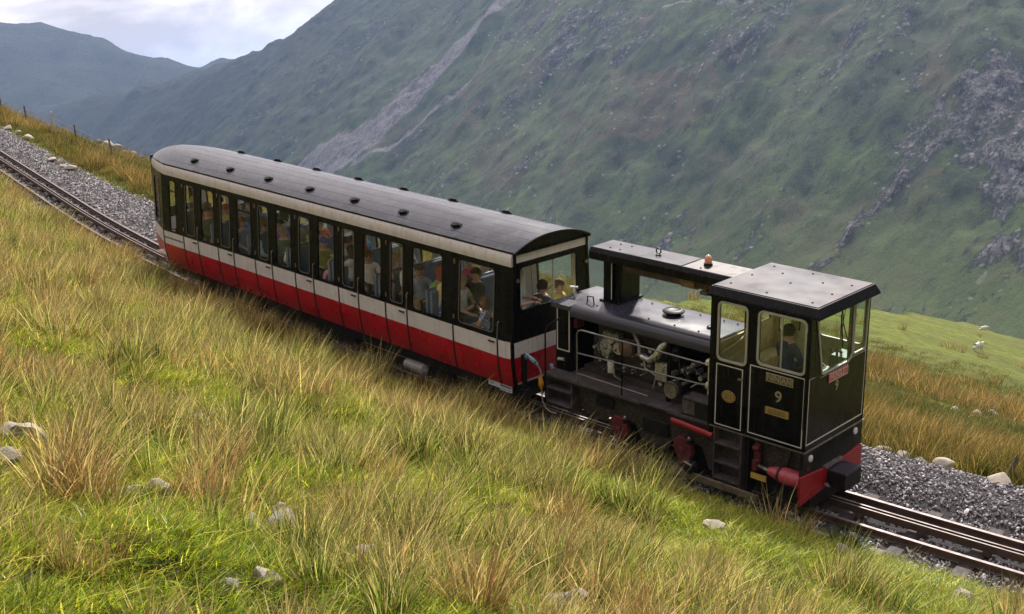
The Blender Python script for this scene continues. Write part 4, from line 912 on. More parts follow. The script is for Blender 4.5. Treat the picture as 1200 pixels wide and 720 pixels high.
for t_ in (0, 1, 2): MB().lathe([(.064, -.008), (.068, 0), (.064, .008)], (-3.0+.07*t_, -.44, 1.645+.05*t_), 'x', 14).obj('hose_clip', [STEEL], en)
MB().lathe([(.03, 0), (.14, .02), (.15, .10), (.11, .16), (.03, .18)], (-3.52, -.46, 1.72), 'y', 18).obj('turbocharger', [RUSTPIPE], en, smooth=40)
al = MB().lathe([(.02, 0), (.13, .0), (.15, .02), (.15, .04), (.13, .05), (.12, .16), (.05, .18)], (-2.48, -.62, 1.32), 'y', 20).obj('alternator', [OILY], en, smooth=40)
MB().lathe([(.10, -.004), (.12, -.008), (.12, .004), (.10, .004)], (-2.48, -.62, 1.32), 'y', 20).obj('pulley_rim', [STEEL], al)
MB().box(-2.95, -2.72, -.40, -.30, 1.32, 1.62, c=.01).obj('heat_exchanger', [ALU], en)
rnd2 = random.Random(11); hb = MB(); hs = MB()
for k in range(16):
    xa = -4.3+rnd2.random()*2.4; za = 1.2+rnd2.random()*.75; xb_ = xa+rnd2.uniform(-.35, .35); zb = max(1.15, za+rnd2.uniform(-.5, .1))
    (hb if k % 3 else hs).tube([(xa, -.36, za), ((xa+xb_)/2, -.50, (za+zb)/2+rnd2.uniform(-.1, .1)), (xb_, -.42, zb)], .010+.006*rnd2.random(), 6)
hb.obj('hoses', [RUBBER], en, smooth=60)['kind'] = 'stuff'; hs.obj('pipes', [PIPE], en, smooth=60)['kind'] = 'stuff'
for a, b in (((-2.5, -.45, 1.9), (-2.2, -.5, 1.55)), ((-2.15, -.5, 1.75), (-1.75, -.5, 1.72))): MB().tube([a, ((a[0]+b[0])/2, -.55, (a[2]+b[2])/2-.08), b], .014, 6).obj('control_cable', [RUBBER], en, smooth=60)
for k in range(60):
    xa = -4.25+rnd2.random()*1.7 if k < 46 else -2.5+rnd2.random()*.6; za = 1.22+rnd2.random()*.6; sx = rnd2.uniform(.03, .09); sz = rnd2.uniform(.02, .08); yy = -.32-rnd2.random()*.08
    if k % 2: MB().box(xa, xa+sx*.8, yy, -.2, za, za+sz, c=.006).obj('engine_fitting', [ALU if k % 4 == 1 else PIPE], en)
    else: MB().lathe([(.01, 0), (sx*.5, .0), (sx*.5, .06), (.01, .08)], (xa, yy-.02, za), 'y', 10).obj('engine_fitting', [ALU if k % 4 == 0 else OILY], en)
MB().box(-4.62, -4.50, -.47, -.3, 1.85, 2.0).obj('red_tank', [DRED], en)
# cab interior
MB().box(-1.57, -.04, -.78, .78, ZF, ZF+.03).obj('cab_floor', [DBLACK], loco)
ds = MB().box(-.42, -.05, -.35, .75, ZF, 1.95, c=.02).box(-.36, -.05, .35, .75, 1.95, 2.15, c=.02).obj('control_desk', [mat('desk_green', (.05, .10, .06), .5)], loco)
MB().tube([(-.28+.13*math.cos(a), -.15+.13*math.sin(a), 2.13+.0*a) for a in np.linspace(-2.2, 2.6, 16)], .016, 7).obj('control_wheel', [WHITE], ds)
MB().tube([(-.28, -.15, 1.95), (-.28, -.15, 2.13), (-.20, -.05, 2.14)], .014, 6).obj('wheel_column', [RUBBER], ds)
for k, (x_, y_) in enumerate(((-.2, .15), (-.15, .25), (-.22, .34), (-.1, .05), (-.2, .45), (-.3, .55))):
    MB().tube([(x_, y_, 1.95), (x_-.02, y_, 2.30-.03*k)], .010, 6).lathe([(.02, 0), (.028, .02), (.001, .05)], (x_-.02, y_, 2.29-.03*k), 'z', 10).obj('control_lever', [RUBBER if k % 2 else DRED], ds)
MB().box(-1.56, -1.52, -.78, -.02, 2.28, 2.36).box(-1.56, -1.30, -.78, .75, 1.5, 1.9, c=.02).tube([(-1.5, -.7, 2.2), (-1.45, -.3, 2.30), (-1.5, .0, 2.38)], .016, 6).tube([(-1.5, -.7, 2.02), (-1.45, -.1, 2.15)], .02, 6).obj('cab_locker', [CABIN], loco)
MB().box(-.98, -.86, .30, .78, ZF, 3.05).obj('cab_partition', [CABIN], loco)
MB().tube([(-.84, .28, 2.45), (-.80, .24, 2.45), (-.80, .24, 2.75), (-.84, .28, 2.75)], .012, 6).obj('grab_handle', [RUBBER], loco)
MB().box(-.95, -.55, -.40, .0, 1.62, 1.80, c=.03).box(-.80, -.70, -.25, -.15, ZF, 1.62).obj('driver_seat', [SEATM], loco)
for y_ in (.48, .56): MB().tube([(-.08, y_, 3.03), (-.08, y_, 2.80)], .004, 5).lathe([(.02, 0), (.026, .03), (.01, .06)], (-.08, y_, 2.74), 'z', 8).obj('cab_lamp', [WHITE], loco)
MB().box(-1.4, -.2, -.75, .75, 3.045, 3.06).obj('cab_lining', [CABIN], loco)

# ------------------------------------------------------------------ people
SKINC = [mat('skin_fair', (.62, .38, .29), .55, var=.06), mat('skin_tan', (.45, .25, .17), .55, var=.06)]
SHOE = mat('shoe_dark', (.03, .025, .02), .6)
_cl = {}
def cloth(c):
    if c not in _cl:
        _cl[c] = mat('fabric_%d' % len(_cl), c, .85, var=.18, scale=14)
    return _cl[c]
def floral(c1, c2):
    m, N, L, B = new_mat('floral_fabric'); B.inputs['Roughness'].default_value = .85
    co = N.new('ShaderNodeTexCoord').outputs['Object']
    L.new(node_mix(N, L, nrange(N, L, nnoise(N, L, co, 26, 2, .5), .50, .54), c1, c2), B.inputs['Base Color']); return m
def hand_nodes(wrist, dirv, up, side, V, E, R, W_, par):
    """palm, four unequal bent fingers and a thumb from the side of the palm"""
    d = Vector(dirv).normalized(); u = Vector(up).normalized(); l = d.cross(u).normalized()*side
    w = Vector(wrist); V.append(w+d*.05); R.append((.034, .020)); E.append((par, len(V)-1)); W_.append(0); palm = len(V)-1
    for i, (ln, off) in enumerate(((.066, .030), (.075, .011), (.070, -.009), (.054, -.028))):
        a = w+d*.085+l*off; b = w+d*(.085+ln*.55)+l*off*1.08-u*.006; c = w+d*(.085+ln*.88)+l*off*1.08-u*.028
        for q, r in ((a, .010), (b, .0088), (c, .0078)): V.append(q); R.append((r, r)); W_.append(0)
        n = len(V); E += [(palm, n-3), (n-3, n-2), (n-2, n-1)]
    for q, r in ((w+d*.035+l*.036, .012), (w+d*.070+l*.056-u*.01, .010)): V.append(q); R.append((r, r)); W_.append(0)
    n = len(V); E += [(palm, n-2), (n-2, n-1)]
def body_mesh(name, pose):
    V, E, R, G_ = [], [], [], []          # G_: 0 skin, 1 shirt, 2 trousers, 3 shoes, 4 forearm
    def add(p, r, g, par=None):
        V.append(Vector(p)); R.append(r if isinstance(r, tuple) else (r, r)); G_.append(g)
        if par is not None: E.append((par, len(V)-1))
        return len(V)-1
    stand = pose == 'stand'
    pel = add((0, 0, .09), (.135, .115), 2)
    wa = add((-.01, 0, .24), (.125, .10), 1, pel); ch = add((0, 0, .40), (.155, .11), 1, wa); sh = add((0, 0, .50), (.12, .085), 1, ch)
    nk = add((.012, 0, .585), .050, 0, sh); jw = add((.022, 0, .645), (.062, .068), 0, nk); he = add((.018, 0, .715), (.078, .092), 0, jw); tp = add((.010, 0, .785), (.062, .074), 0, he)
    add((.112, 0, .690), .014, 0, he)                                    # nose
    for sg in (-1, 1): add((.008, sg*.088, .695), (.010, .020), 0, he)   # ears
    arms = {'lap': [((.08, .235, .27)), ((.29, .15, .17))], 'sill': [((.10, .25, .30)), ((.30, .24, .27))], 'stand': [((.06, .24, .25)), ((.27, .12, .28))], 'raise': [((.16, .25, .42)), ((.30, .20, .62))]}[pose]
    for sg in (-1, 1):
        so = add((0, sg*.165, .495), .062, 1, sh); el = add((arms[0][0], sg*arms[0][1], arms[0][2]), .044, 4, so)
        mid_ = [(arms[0][i]+arms[1][i])/2 for i in range(3)]
        mi_ = add((mid_[0], sg*mid_[1], mid_[2]), .038, 4, el)
        wr = add((arms[1][0], sg*arms[1][1], arms[1][2]), .026, 0, mi_)
        hand_nodes(V[wr], Vector((.9, -sg*.35, -.1)), (0, 0, 1), -1 if sg > 0 else 1, V, E, R, G_, wr)
        if stand:
            hp_ = add((0, sg*.09, .04), .088, 2, pel); kn = add((.02, sg*.10, -.38), .062, 2, hp_); an = add((0, sg*.10, -.78), .042, 2, kn); add((.11, sg*.11, -.83), .038, 3, an)
        else:
            hp_ = add((.04, sg*.09, .075), .088, 2, pel); kn = add((.43, sg*.11, .10), .062, 2, hp_); an = add((.43, sg*.11, -.27), .042, 2, kn); add((.55, sg*.12, -.31), .038, 3, an)
    me = bpy.data.meshes.new(name+'_skel'); me.from_pydata([tuple(v) for v in V], E, [])
    o = bpy.data.objects.new(name+'_skel', me); COL.objects.link(o)
    sk = o.modifiers.new('skin', 'SKIN')
    for i, r in enumerate(R): me.skin_vertices[0].data[i].radius = r
    me.skin_vertices[0].data[0].use_root = True
    ss = o.modifiers.new('sub', 'SUBSURF'); ss.levels = 1; ss.render_levels = 1
    dg = bpy.context.evaluated_depsgraph_get(); dg.update()
    out = bpy.data.meshes.new_from_object(o.evaluated_get(dg)); out.name = name
    bpy.data.objects.remove(o)
    # cloth areas from the nearest bone
    P = np.array([tuple(v) for v in V]); c = np.empty(len(out.polygons)*3); out.polygons.foreach_get('center', c); c = c.reshape(-1, 3)
    best = np.full(len(c), 9.); reg = np.zeros(len(c), np.int32)
    for a, b in E:
        A, B_ = P[a], P[b]; ab = B_-A; t = np.clip(((c-A)@ab)/max(ab@ab, 1e-9), 0, 1); d = np.linalg.norm(c-A-t[:, None]*ab, axis=1)-.5*(np.mean(R[a])*(1-t)+np.mean(R[b])*t)
        g = np.where(t < .5, G_[a], G_[b]); m = d < best; best = np.where(m, d, best); reg = np.where(m, g, reg)
    reg = np.where((c[:, 2] > .565), 0, reg)
    for _ in range(5): out.materials.append(None)
    out.polygons.foreach_set('material_index', reg.astype(np.int32)); out.polygons.foreach_set('use_smooth', np.ones(len(c), bool)); out.update()
    return out
BODY = {p: body_mesh('person_'+p, p) for p in ('lap', 'sill', 'stand', 'raise')}
def hair_mesh(kind):
    mb = MB(); n, m_ = 16, 9; rr_ = random.Random(3)
    low = {'short': -.35, 'long': -.35, 'cap': .05, 'bald': -.25}[kind]
    for i in range(m_):
        t = i/(m_-1)
        for k in range(n):
            a = 2*math.pi*k/n; front = math.cos(a)
            zl = low if front < .2 else .18
            if kind == 'long' and front < .35: zl = -1.9
            if kind == 'bald': zl = low if front < .0 else .0
            z = 1-t*(1-zl); r_ = math.sqrt(max(0, 1-min(1, z*z))) if z > 0 else 1.0-.08*(-z)
            j_ = 1+rr_.uniform(-.035, .035)
            mb.v.append((.012+.112*r_*front*j_, .100*r_*math.sin(a)*j_, .715+.118*z))
    for i in range(m_-1):
        for k in range(n): j = (k+1) % n; mb.f.append((i*n+k, i*n+j, (i+1)*n+j, (i+1)*n+k)); mb.m.append(0)
    mb.f.append(tuple(range(n-1, -1, -1))); mb.m.append(0)
    if kind == 'cap':
        mb.prism([(.10, -.07), (.17, -.055), (.195, 0), (.17, .055), (.10, .07)], .735, .745, 'z')
    me = mb.mesh('hair_'+kind, [None], 60); me.materials.clear(); me.materials.append(None)
    return me
HAIR = {k: hair_mesh(k) for k in ('short', 'long', 'cap')}
EYEM = mat('eye_dark', (.02, .015, .012), .25)
eyes = MB()
for sg in (-1, 1): eyes.lathe([(.001, -.004), (.011, .0), (.001, .004)], (.093, sg*.032, .712), 'x', 8)
eyes = eyes.mesh('eyes', [EYEM])
mouth = MB().box(.088, .094, -.02, .02, .655, .661).mesh('mouth', [mat('lip', (.30, .10, .09), .5)])
glassesm = MB().box(.095, .104, -.060, -.008, .695, .730).box(.095, .104, .008, .060, .695, .730).box(.097, .102, -.01, .01, .716, .724).box(.0, .10, .062, .068, .712, .722).box(.0, .10, -.068, -.062, .712, .722).mesh('sunglasses', [RUBBER])
def person(head, face, label, shirt, trous, hair, hcol, pose='lap', sleeves=False, skin=0, sc_=1.0, shades=False, base=CM, group='passengers seated in the carriage', lean=0.):
    hx, hy, hz = head
    if pose != 'stand' and base is CM and math.sin(math.radians(face)) < -.5 and hy < -.2: face = -32 if abs(face) < 90 else -148
    Z = Matrix.Rotation(math.radians(face), 4, 'Z')@Matrix.Rotation(lean, 4, 'Y')
    off = Z@Vector((.018, 0, .715))*sc_
    r = empty('person', base@Matrix.Translation((hx-off.x, hy-off.y, hz-off.z))@Z@Matrix.Scale(sc_, 4), label, 'person', group)
    o = bpy.data.objects.new('body', BODY[pose]); COL.objects.link(o); o.parent = r
    sm_ = shirt if not isinstance(shirt, tuple) else cloth(tuple(min(.82, c_*1.7+.015) for c_ in shirt))
    ms = [SKINC[skin], sm_, cloth(trous), SHOE, sm_ if sleeves else SKINC[skin]]
    for i, x in enumerate(ms): o.material_slots[i].link = 'OBJECT'; o.material_slots[i].material = x
    h = bpy.data.objects.new('cap' if hair == 'cap' else 'hair', HAIR[hair]); COL.objects.link(h); h.parent = r
    h.material_slots[0].link = 'OBJECT'; h.material_slots[0].material = cloth(hcol)
    for nm, me in (('eyes', eyes), ('mouth', mouth))+((('sunglasses', glassesm),) if shades else ()):
        c = bpy.data.objects.new(nm, me); COL.objects.link(c); c.parent = r
    return r
FLW = floral((.55, .58, .68), (.10, .13, .30)); FLP = floral((.62, .60, .66), (.35, .12, .25))
GREYH, BLOND, BROWN, DARK, WHITEH = (.36, .34, .33), (.72, .52, .24), (.15, .08, .045), (.045, .034, .028), (.6, .57, .52)
PPL = [
 ((-11.0, -.45, 2.00), 180, 'person in a dark green coat and grey cap at the rearmost window', (.07, .09, .05), (.03, .03, .04), 'cap', (.16, .17, .18), 'lap', True),
 ((-10.28, -.50, 2.02), -50, 'dark haired person in a green jacket behind the rearmost door', (.055, .085, .04), (.03, .03, .04), 'short', DARK, 'lap', True),
 ((-9.55, -.60, 1.88), 160, 'white haired person in a bright pink jacket in second window from rear', (.75, .03, .16), (.08, .1, .2), 'short', WHITEH, 'lap', True),
 ((-8.86, -.50, 2.02), 10, 'brown haired person in a grey blue top behind the second door from rear', (.13, .18, .24), (.05, .05, .07), 'long', BROWN, 'lap', True),
 ((-8.05, -.62, 1.95), 60, 'grey haired person in a light blue shirt in third window from rear', (.36, .50, .62), (.05, .05, .07), 'short', GREYH, 'lap', True),
 ((-8.20, -.15, 2.02), 0, 'person in a red top inside third window from rear', (.45, .05, .05), (.05, .05, .07), 'short', BROWN, 'lap', True),
 ((-7.42, -.42, 2.03), -40, 'grey haired person in dark green behind the third door from rear', (.05, .10, .07), (.12, .09, .07), 'short', GREYH, 'sill', False),
 ((-6.68, -.62, 2.02), 150, 'person in a white shirt and green cap in fourth window from rear', (.62, .62, .66), (.10, .13, .20), 'cap', (.10, .13, .07), 'lap', True),
 ((-6.72, -.10, 2.05), 180, 'person in a pink top deep inside fourth window from rear', (.50, .16, .22), (.06, .05, .05), 'short', BROWN, 'lap', True),
 ((-5.98, -.42, 2.06), -30, 'person with a blue cap and olive top behind the fourth door from rear', (.16, .17, .05), (.08, .08, .04), 'cap', (.06, .12, .50), 'sill', False),
 ((-5.42, -.66, 1.78), -20, 'child in a pink top low in the middle window', (.62, .25, .30), (.25, .35, .55), 'long', BLOND, 'lap', False, 0, .82),
 ((-5.10, -.40, 2.05), 190, 'woman in a cream sleeveless top in the middle window', (.62, .58, .55), (.2, .25, .4), 'long', DARK, 'raise', False),
 ((-4.55, -.42, 2.06), -60, 'man in a white open shirt and sunglasses behind the fifth door from rear', (.62, .58, .60), (.09, .15, .09), 'short', BROWN, 'lap', True, 1, 1., True),
 ((-3.88, -.38, 2.08), -60, 'grey haired man in a black top in the third window from the locomotive end', (.02, .02, .02), (.03, .03, .03), 'short', GREYH, 'lap', True, 0, 1.),
 ((-3.62, -.66, 1.86), -150, 'blond child in a patterned white shirt in the third window from the locomotive end', FLP, (.45, .60, .15), 'short', BLOND, 'sill', False, 0, .86),
 ((-3.02, -.40, 2.06), -40, 'person in a grey blue shirt behind the narrow door nearest the locomotive', (.20, .22, .32), (.45, .42, .10), 'short', DARK, 'lap', False, 1),
 ((-2.16, -.60, 1.92), 115, 'blonde woman in a blue floral blouse seen from behind at the window', FLW, (.18, .30, .60), 'long', BLOND, 'lap', True),
 ((-2.35, .25, 2.25), 180, 'person in a bright pink top standing by the far side windows', (.70, .06, .25), (.05, .05, .05), 'short', BROWN, 'stand', True),
 ((-1.98, .05, 2.10), -90, 'dark haired person in black behind the blonde woman', (.03, .03, .035), (.03, .03, .03), 'short', DARK, 'lap', True),
 ((-.66, -.42, 2.16), -70, 'woman in a black vest and sunglasses leaning at the wide end window', (.018, .018, .022), (.04, .10, .05), 'short', (.16, .08, .045), 'sill', False, 0, 1., True),
 ((-1.08, -.58, 1.90), -100, 'child in a white shirt low in the wide end window', FLW, (.1, .1, .14), 'long', BROWN, 'lap', False, 1, .88),
 ((-1.16, .10, 2.10), -80, 'dark haired man in a black top behind the child in the wide end window', (.02, .02, .03), (.03, .03, .05), 'short', DARK, 'lap', True),
 ((-.35, -.46, 2.50), 40, 'grey haired guard in a blue shirt standing at the end window of the carriage', (.22, .36, .60), (.02, .02, .03), 'short', GREYH, 'stand', False),
 ((-.50, .28, 2.12), 100, 'passenger seen as a dark head by the middle of the end window', (.04, .04, .04), (.03, .03, .03), 'short', DARK, 'lap', True),
 ((-.42, .62, 2.08), 20, 'passenger in yellow at the far side of the end window', (.45, .38, .04), (.03, .03, .03), 'short', BROWN, 'lap', True),
]
for p_ in PPL: person(*p_)
for k, (x_, y_, sh_, hc_, lb_) in enumerate(((-9.75, -.05, (.5, .45, .4), BLOND, 'fair haired passenger in cream'), (-8.35, .0, (.12, .25, .45), DARK, 'passenger in blue'), (-7.0, .02, (.55, .5, .2), GREYH, 'passenger in pale yellow'),
      (-5.55, -.02, (.5, .12, .1), BROWN, 'passenger in red'), (-4.15, .0, (.55, .55, .6), WHITEH, 'white haired passenger in white'), (-2.75, -.08, (.12, .3, .18), BROWN, 'passenger in green'), (-10.75, .1, (.3, .3, .35), DARK, 'passenger in grey'))):
    person((x_, y_, 2.10), (-70, -110)[k % 2], lb_+' in the second row from the near windows', sh_, (.05, .05, .07), ('short', 'long')[k % 2], hc_, 'lap', k % 3 == 0)
for k, (x_, sh_, lb_) in enumerate(((-10.2, (.10, .12, .20), 'passenger in navy'), (-8.8, (.35, .33, .3), 'passenger in beige'), (-7.45, (.3, .08, .08), 'passenger in maroon'), (-6.0, (.10, .2, .3), 'passenger in teal'), (-4.6, (.3, .3, .33), 'passenger in grey'), (-3.15, (.12, .10, .2), 'passenger in purple'))):
    person((x_, .55, 2.05), (0, 180)[k % 2], lb_+' on the valley side of the carriage beyond the door', sh_, (.04, .04, .05), ('short', 'long')[k % 2], (BROWN, DARK, GREYH)[k % 3], 'lap', True)
EXC = [((.62, .05, .07), 'red'), ((.65, .62, .60), 'white'), ((.08, .22, .55), 'bright blue'), ((.62, .40, .05), 'orange'), ((.30, .10, .40), 'purple'), ((.60, .20, .32), 'pink'), ((.10, .35, .20), 'sea green'),
       ((.66, .60, .30), 'lemon'), ((.15, .15, .18), 'charcoal'), ((.35, .50, .65), 'sky blue'), ((.55, .50, .45), 'stone'), ((.50, .08, .12), 'crimson'), ((.64, .64, .68), 'pale grey'), ((.20, .32, .08), 'leaf green')]
ORD = ('first', 'second', 'third', 'fourth', 'fifth', 'sixth', 'seventh')
for k in range(7):
    for j_, (dx_, fc_) in enumerate(((.27, 8), (-.27, 172))):
        c_, n_ = EXC[2*k+j_]
        person((dl[0]-.41+1.44*k+dx_+(.02 if fc_ < 90 else -.02), -.27-.05*(k % 2), 2.03+.05*((k+j_) % 3)), fc_+rnd.uniform(-12, 12), 'passenger in %s on the %s bench from the rear, %s' % (n_, ORD[k], ('facing the locomotive', 'facing uphill')[j_]),
               c_, (.06, .07, .10), ('short', 'long', 'cap')[(k+j_) % 3], (BROWN, BLOND, GREYH, (.5, .1, .1), DARK)[(k*2+j_) % 5], ('lap', 'sill')[k % 2], bool((k+j_) % 2), (k+j_) % 4 == 0 and 1 or 0)
person((-.70, -.22, 2.58), 75, 'locomotive driver in a dark blue jumper sitting in the cab, seen from behind', (.018, .028, .065), (.02, .02, .03), 'short', (.045, .03, .02), 'lap', True, base=TM, group='locomotive crew')

# ------------------------------------------------------------------ rocks, fences, sheep
ROCKM = mat('hill_stone', (.33, .29, .24), .85, var=.25, scale=5, dirt=(.12, .11, .07), dirt_amt=.7, bump=.01, sscale=9)
ROCKG = mat('grey_stone', (.26, .24, .22), .85, var=.3, scale=5, dirt=(.10, .09, .07), dirt_amt=.6, bump=.01, sscale=9)
def rock_mesh(seed, flat=.6, sub=3, rough=.30):
    bm = bmesh.new(); bmesh.ops.create_icosphere(bm, subdivisions=sub, radius=.5); r_ = random.Random(seed)
    pl_ = [(Vector((r_.gauss(0, 1), r_.gauss(0, 1), r_.gauss(0, .8))).normalized(), r_.uniform(.24, .40)) for _ in range(14)]
    for v in bm.verts:
        for n_, d_ in pl_:
            k = v.co.dot(n_)-d_
            if k > 0: v.co -= n_*k*.9
        q = v.co*5; v.co *= 1+rough*float(fbm(q.x+seed*3.1, q.y+q.z*1.3, seed, 3)); v.co.z *= flat
    me = bpy.data.meshes.new('rock'); bm.to_mesh(me); bm.free(); me.polygons.foreach_set('use_smooth', [True]*len(me.polygons)); me.set_sharp_from_angle(angle=math.radians(35)); return me
RK = [rock_mesh(k, .62) for k in range(7)]
def rock(x, y, w, label, group, k, m_=None, sink=.06, tall=1.0, name='rock'):
    me = (RB if m_ is not None and m_ is BO else RK)[k % 7]; o = bpy.data.objects.new(name, me); COL.objects.link(o)
    if not me.materials: me.materials.append(ROCKM)
    o.material_slots[0].link = 'OBJECT'; o.material_slots[0].material = m_ or (ROCKM, ROCKG)[k % 2]
    z = float(ground_z(x, y)); o.matrix_world = T((x, y, z+w*(.30*tall-sink)))@Matrix.Rotation(k*1.7, 4, 'Z')@Matrix.Diagonal((w*1.15, w*.95, w*tall, 1))
    tag(o, label, 'rock', group); return o
near_r = [
 (-3.22, -8.47, .40, 'weathered stone lying among tall straw rushes, highest on the near slope'), (-.34, -10.83, .24, 'pale pointed stone at left of a close pair in the near grass'),
 (-.39, -10.60, .26, 'low pale stone at right of a close pair in the near grass'), (.20, -9.81, .36, 'round tan boulder, largest of the lower cluster in the grass'),
 (-.24, -9.56, .20, 'small grey white stone just above the round tan boulder'), (-.71, -9.92, .22, 'brown upright stone half hidden in rushes left of the tan boulder'),
 (1.68, -11.0, .26, 'flat pale stone near the bottom edge under bending stalks'), (1.78, -11.36, .20, 'small stone beside the flat pale stone near the bottom edge'),
 (-1.95, -10.97, .40, 'pale lichen covered stone at the left edge of the view'), (-1.27, -11.46, .30, 'pinkish stone low at the left edge of the view'),
 (1.05, -9.63, .26, 'buried stone between rush tufts right of the tan boulder'), (2.50, -8.77, .38, 'cracked tan stone at the bottom centre of the view'),
 (.39, -3.55, .34, 'flat whitish stone in short grass below the locomotive cab'), (1.37, -2.03, .36, 'flat brown stone in bright short grass near the track'),
 (3.12, -2.44, .36, 'stone in the short grass at the lower right corner'), (.44, -.95, .30, 'white streaked stone beside the sleeper ends below the buffer box'),
 (.71, -1.05, .26, 'small tan stone next to the near rail below the dark rush tuft'), (1.27, -.98, .34, 'long pale stone along the near rail right of the dark rush tuft'),
 (2.20, -9.12, .18, 'small pebble left of the cracked tan stone'), (1.80, -.95, .28, 'grey stone by the near rail furthest to the right'),
 (-.02, -9.95, .22, 'tan stone touching the left side of the round tan boulder')]
for k, (x, y, w, l) in enumerate(near_r): rock(x, y, w, l, 'stones lying in the near grass', k, tall=1.15)
BO = mat('boulder_buff', (.38, .33, .27), .85, var=.18, scale=4, dirt=(.22, .19, .14), dirt_amt=.6, bump=.012, sscale=8)
RB = [rock_mesh(k+20, .62, 3, .08) for k in range(7)]
for k, (x, y, w, l) in enumerate([(-.75, 3.05, .30, 'small buff boulder closest to the locomotive at the ballast edge'), (-.22, 2.70, .40, 'rounded buff boulder at the ballast edge right of the locomotive'),
     (.55, 2.50, .42, 'broad flat topped buff boulder at the middle of the ballast edge'), (1.50, 2.46, .42, 'large buff boulder at the ballast edge by the leaning post'), (2.25, 2.45, .38, 'buff boulder at the right end of the ballast edge'), (.05, 2.8, .26, 'grey stone between two buff boulders')]):
    rock(x, y, w, l, 'boulders along the far ballast edge', k+2, BO, sink=.14, tall=.85, name='boulder')
for k, (x, y, w) in enumerate([(-11.94, 35.8, .7), (-16.27, 35.66, .55), (-15.5, 35.01, .5), (-17.8, 37.82, .45), (-15.85, 36.62, .5), (-10.03, 27.32, .5), (-10.09, 30.81, .6), (-9.47, 28.07, .4), (-11.55, 25.49, .4), (-11.87, 30.04, .4), (-10.81, 30.06, .45)]):
    rock(x, y, w, 'pale stone in the upper scatter of stones in the field beside the cab roof line' if x < -15 else ('largest pale stone in the lower right part of the field' if k == 0 else 'pale stone in the lower scatter above the orange rushes'), 'stones in the sheep field', k, BO)
for k, (x, y, w) in enumerate([(-40.5, 7.9, .5), (-34.95, 5.98, .35), (-33.0, 5.67, .45), (-34.3, 5.97, .35), (-42, 8.2, .35), (-43.3, 8.44, .45), (-33.6, 5.75, .3)]):
    rock(x, y, w, 'pale stone on the outer edge of the ballast behind the carriage', 'stones edging the upper ballast', k, BO)
# a tumbled wall behind the carriage end
wallo = empty('dry_stone_wall', T((-44, 15, float(ground_z(-44, 15)))), 'tumbled grey stone wall on the crest just behind the carriage roof', 'stone wall')
for k in range(14):
    a_ = k*.62-4; xw, yw = -44+a_*.55, 15.4+a_*.35; w_ = .7+.35*rnd.random()
    o = bpy.data.objects.new('stone', RK[k % 7]); COL.objects.link(o); o.parent = wallo; o.location = (xw+44, yw-15, float(ground_z(xw, yw)-ground_z(-44, 15))+.25); o.rotation_euler = (rnd.random(), 0, k*2.1); o.scale = (w_, w_*.8, w_)
    o.material_slots[0].link = 'OBJECT'; o.material_slots[0].material = ROCKG
def fence_post(x, y, h, lean, m_, parent, label=None):
    z = float(ground_z(x, y)); mb = MB()
    mb.tube([(0, 0, -.3), (lean*.5, 0, h*.5), (lean, .01, h)], [.042, .038, .034], 7); mb.prism([(lean-.03, h-.01), (lean+.03, h-.01), (lean, h+.02)], -.03, .03)
    o = mb.obj('post', [m_], parent)
    up_ = Matrix.Rotation(-PITCH, 4, 'Y')
    o.matrix_local = Matrix.Translation((x, y, z))@up_
    return Vector((x, y, z))
fence = empty('wire_fence', TM, 'old wire fence of leaning posts along the crest above the valley', 'fence')
fps = [(-49.6, 11.2, .95, .02, POSTM), (-46.3, 10.75, .95, -.03, POSTM), (-43.1, 10.4, 1.1, .0, POSTP), (-40.2, 9.8, .95, .06, POSTM), (-35.9, 9.0, 1.1, -.10, POSTM), (-30.5, 9.2, .9, .05, POSTM)]
pts_ = [fence_post(*a[:5], fence) for a in fps]
for h in (.35, .6, .85):
    MB().tube([(p.x-h*math.sin(PITCH), p.y, p.z+h*math.cos(PITCH)) for p in pts_], .006, 5).obj('wire', [WIRE], fence)
fp = empty('fence_post', T((1.43, 3.05, float(ground_z(1.43, 3.05)))), 'short weathered post leaning in the rushes at the ballast edge on the right', 'post')
MB().tube([(-.03, 0, -.2), (0, 0, .25), (.07, .02, .50)], [.05, .045, .035], 8).prism([(.04, .48), (.10, .48), (.07, .55)], -.02, .04).obj('shaft', [POSTM], fp)
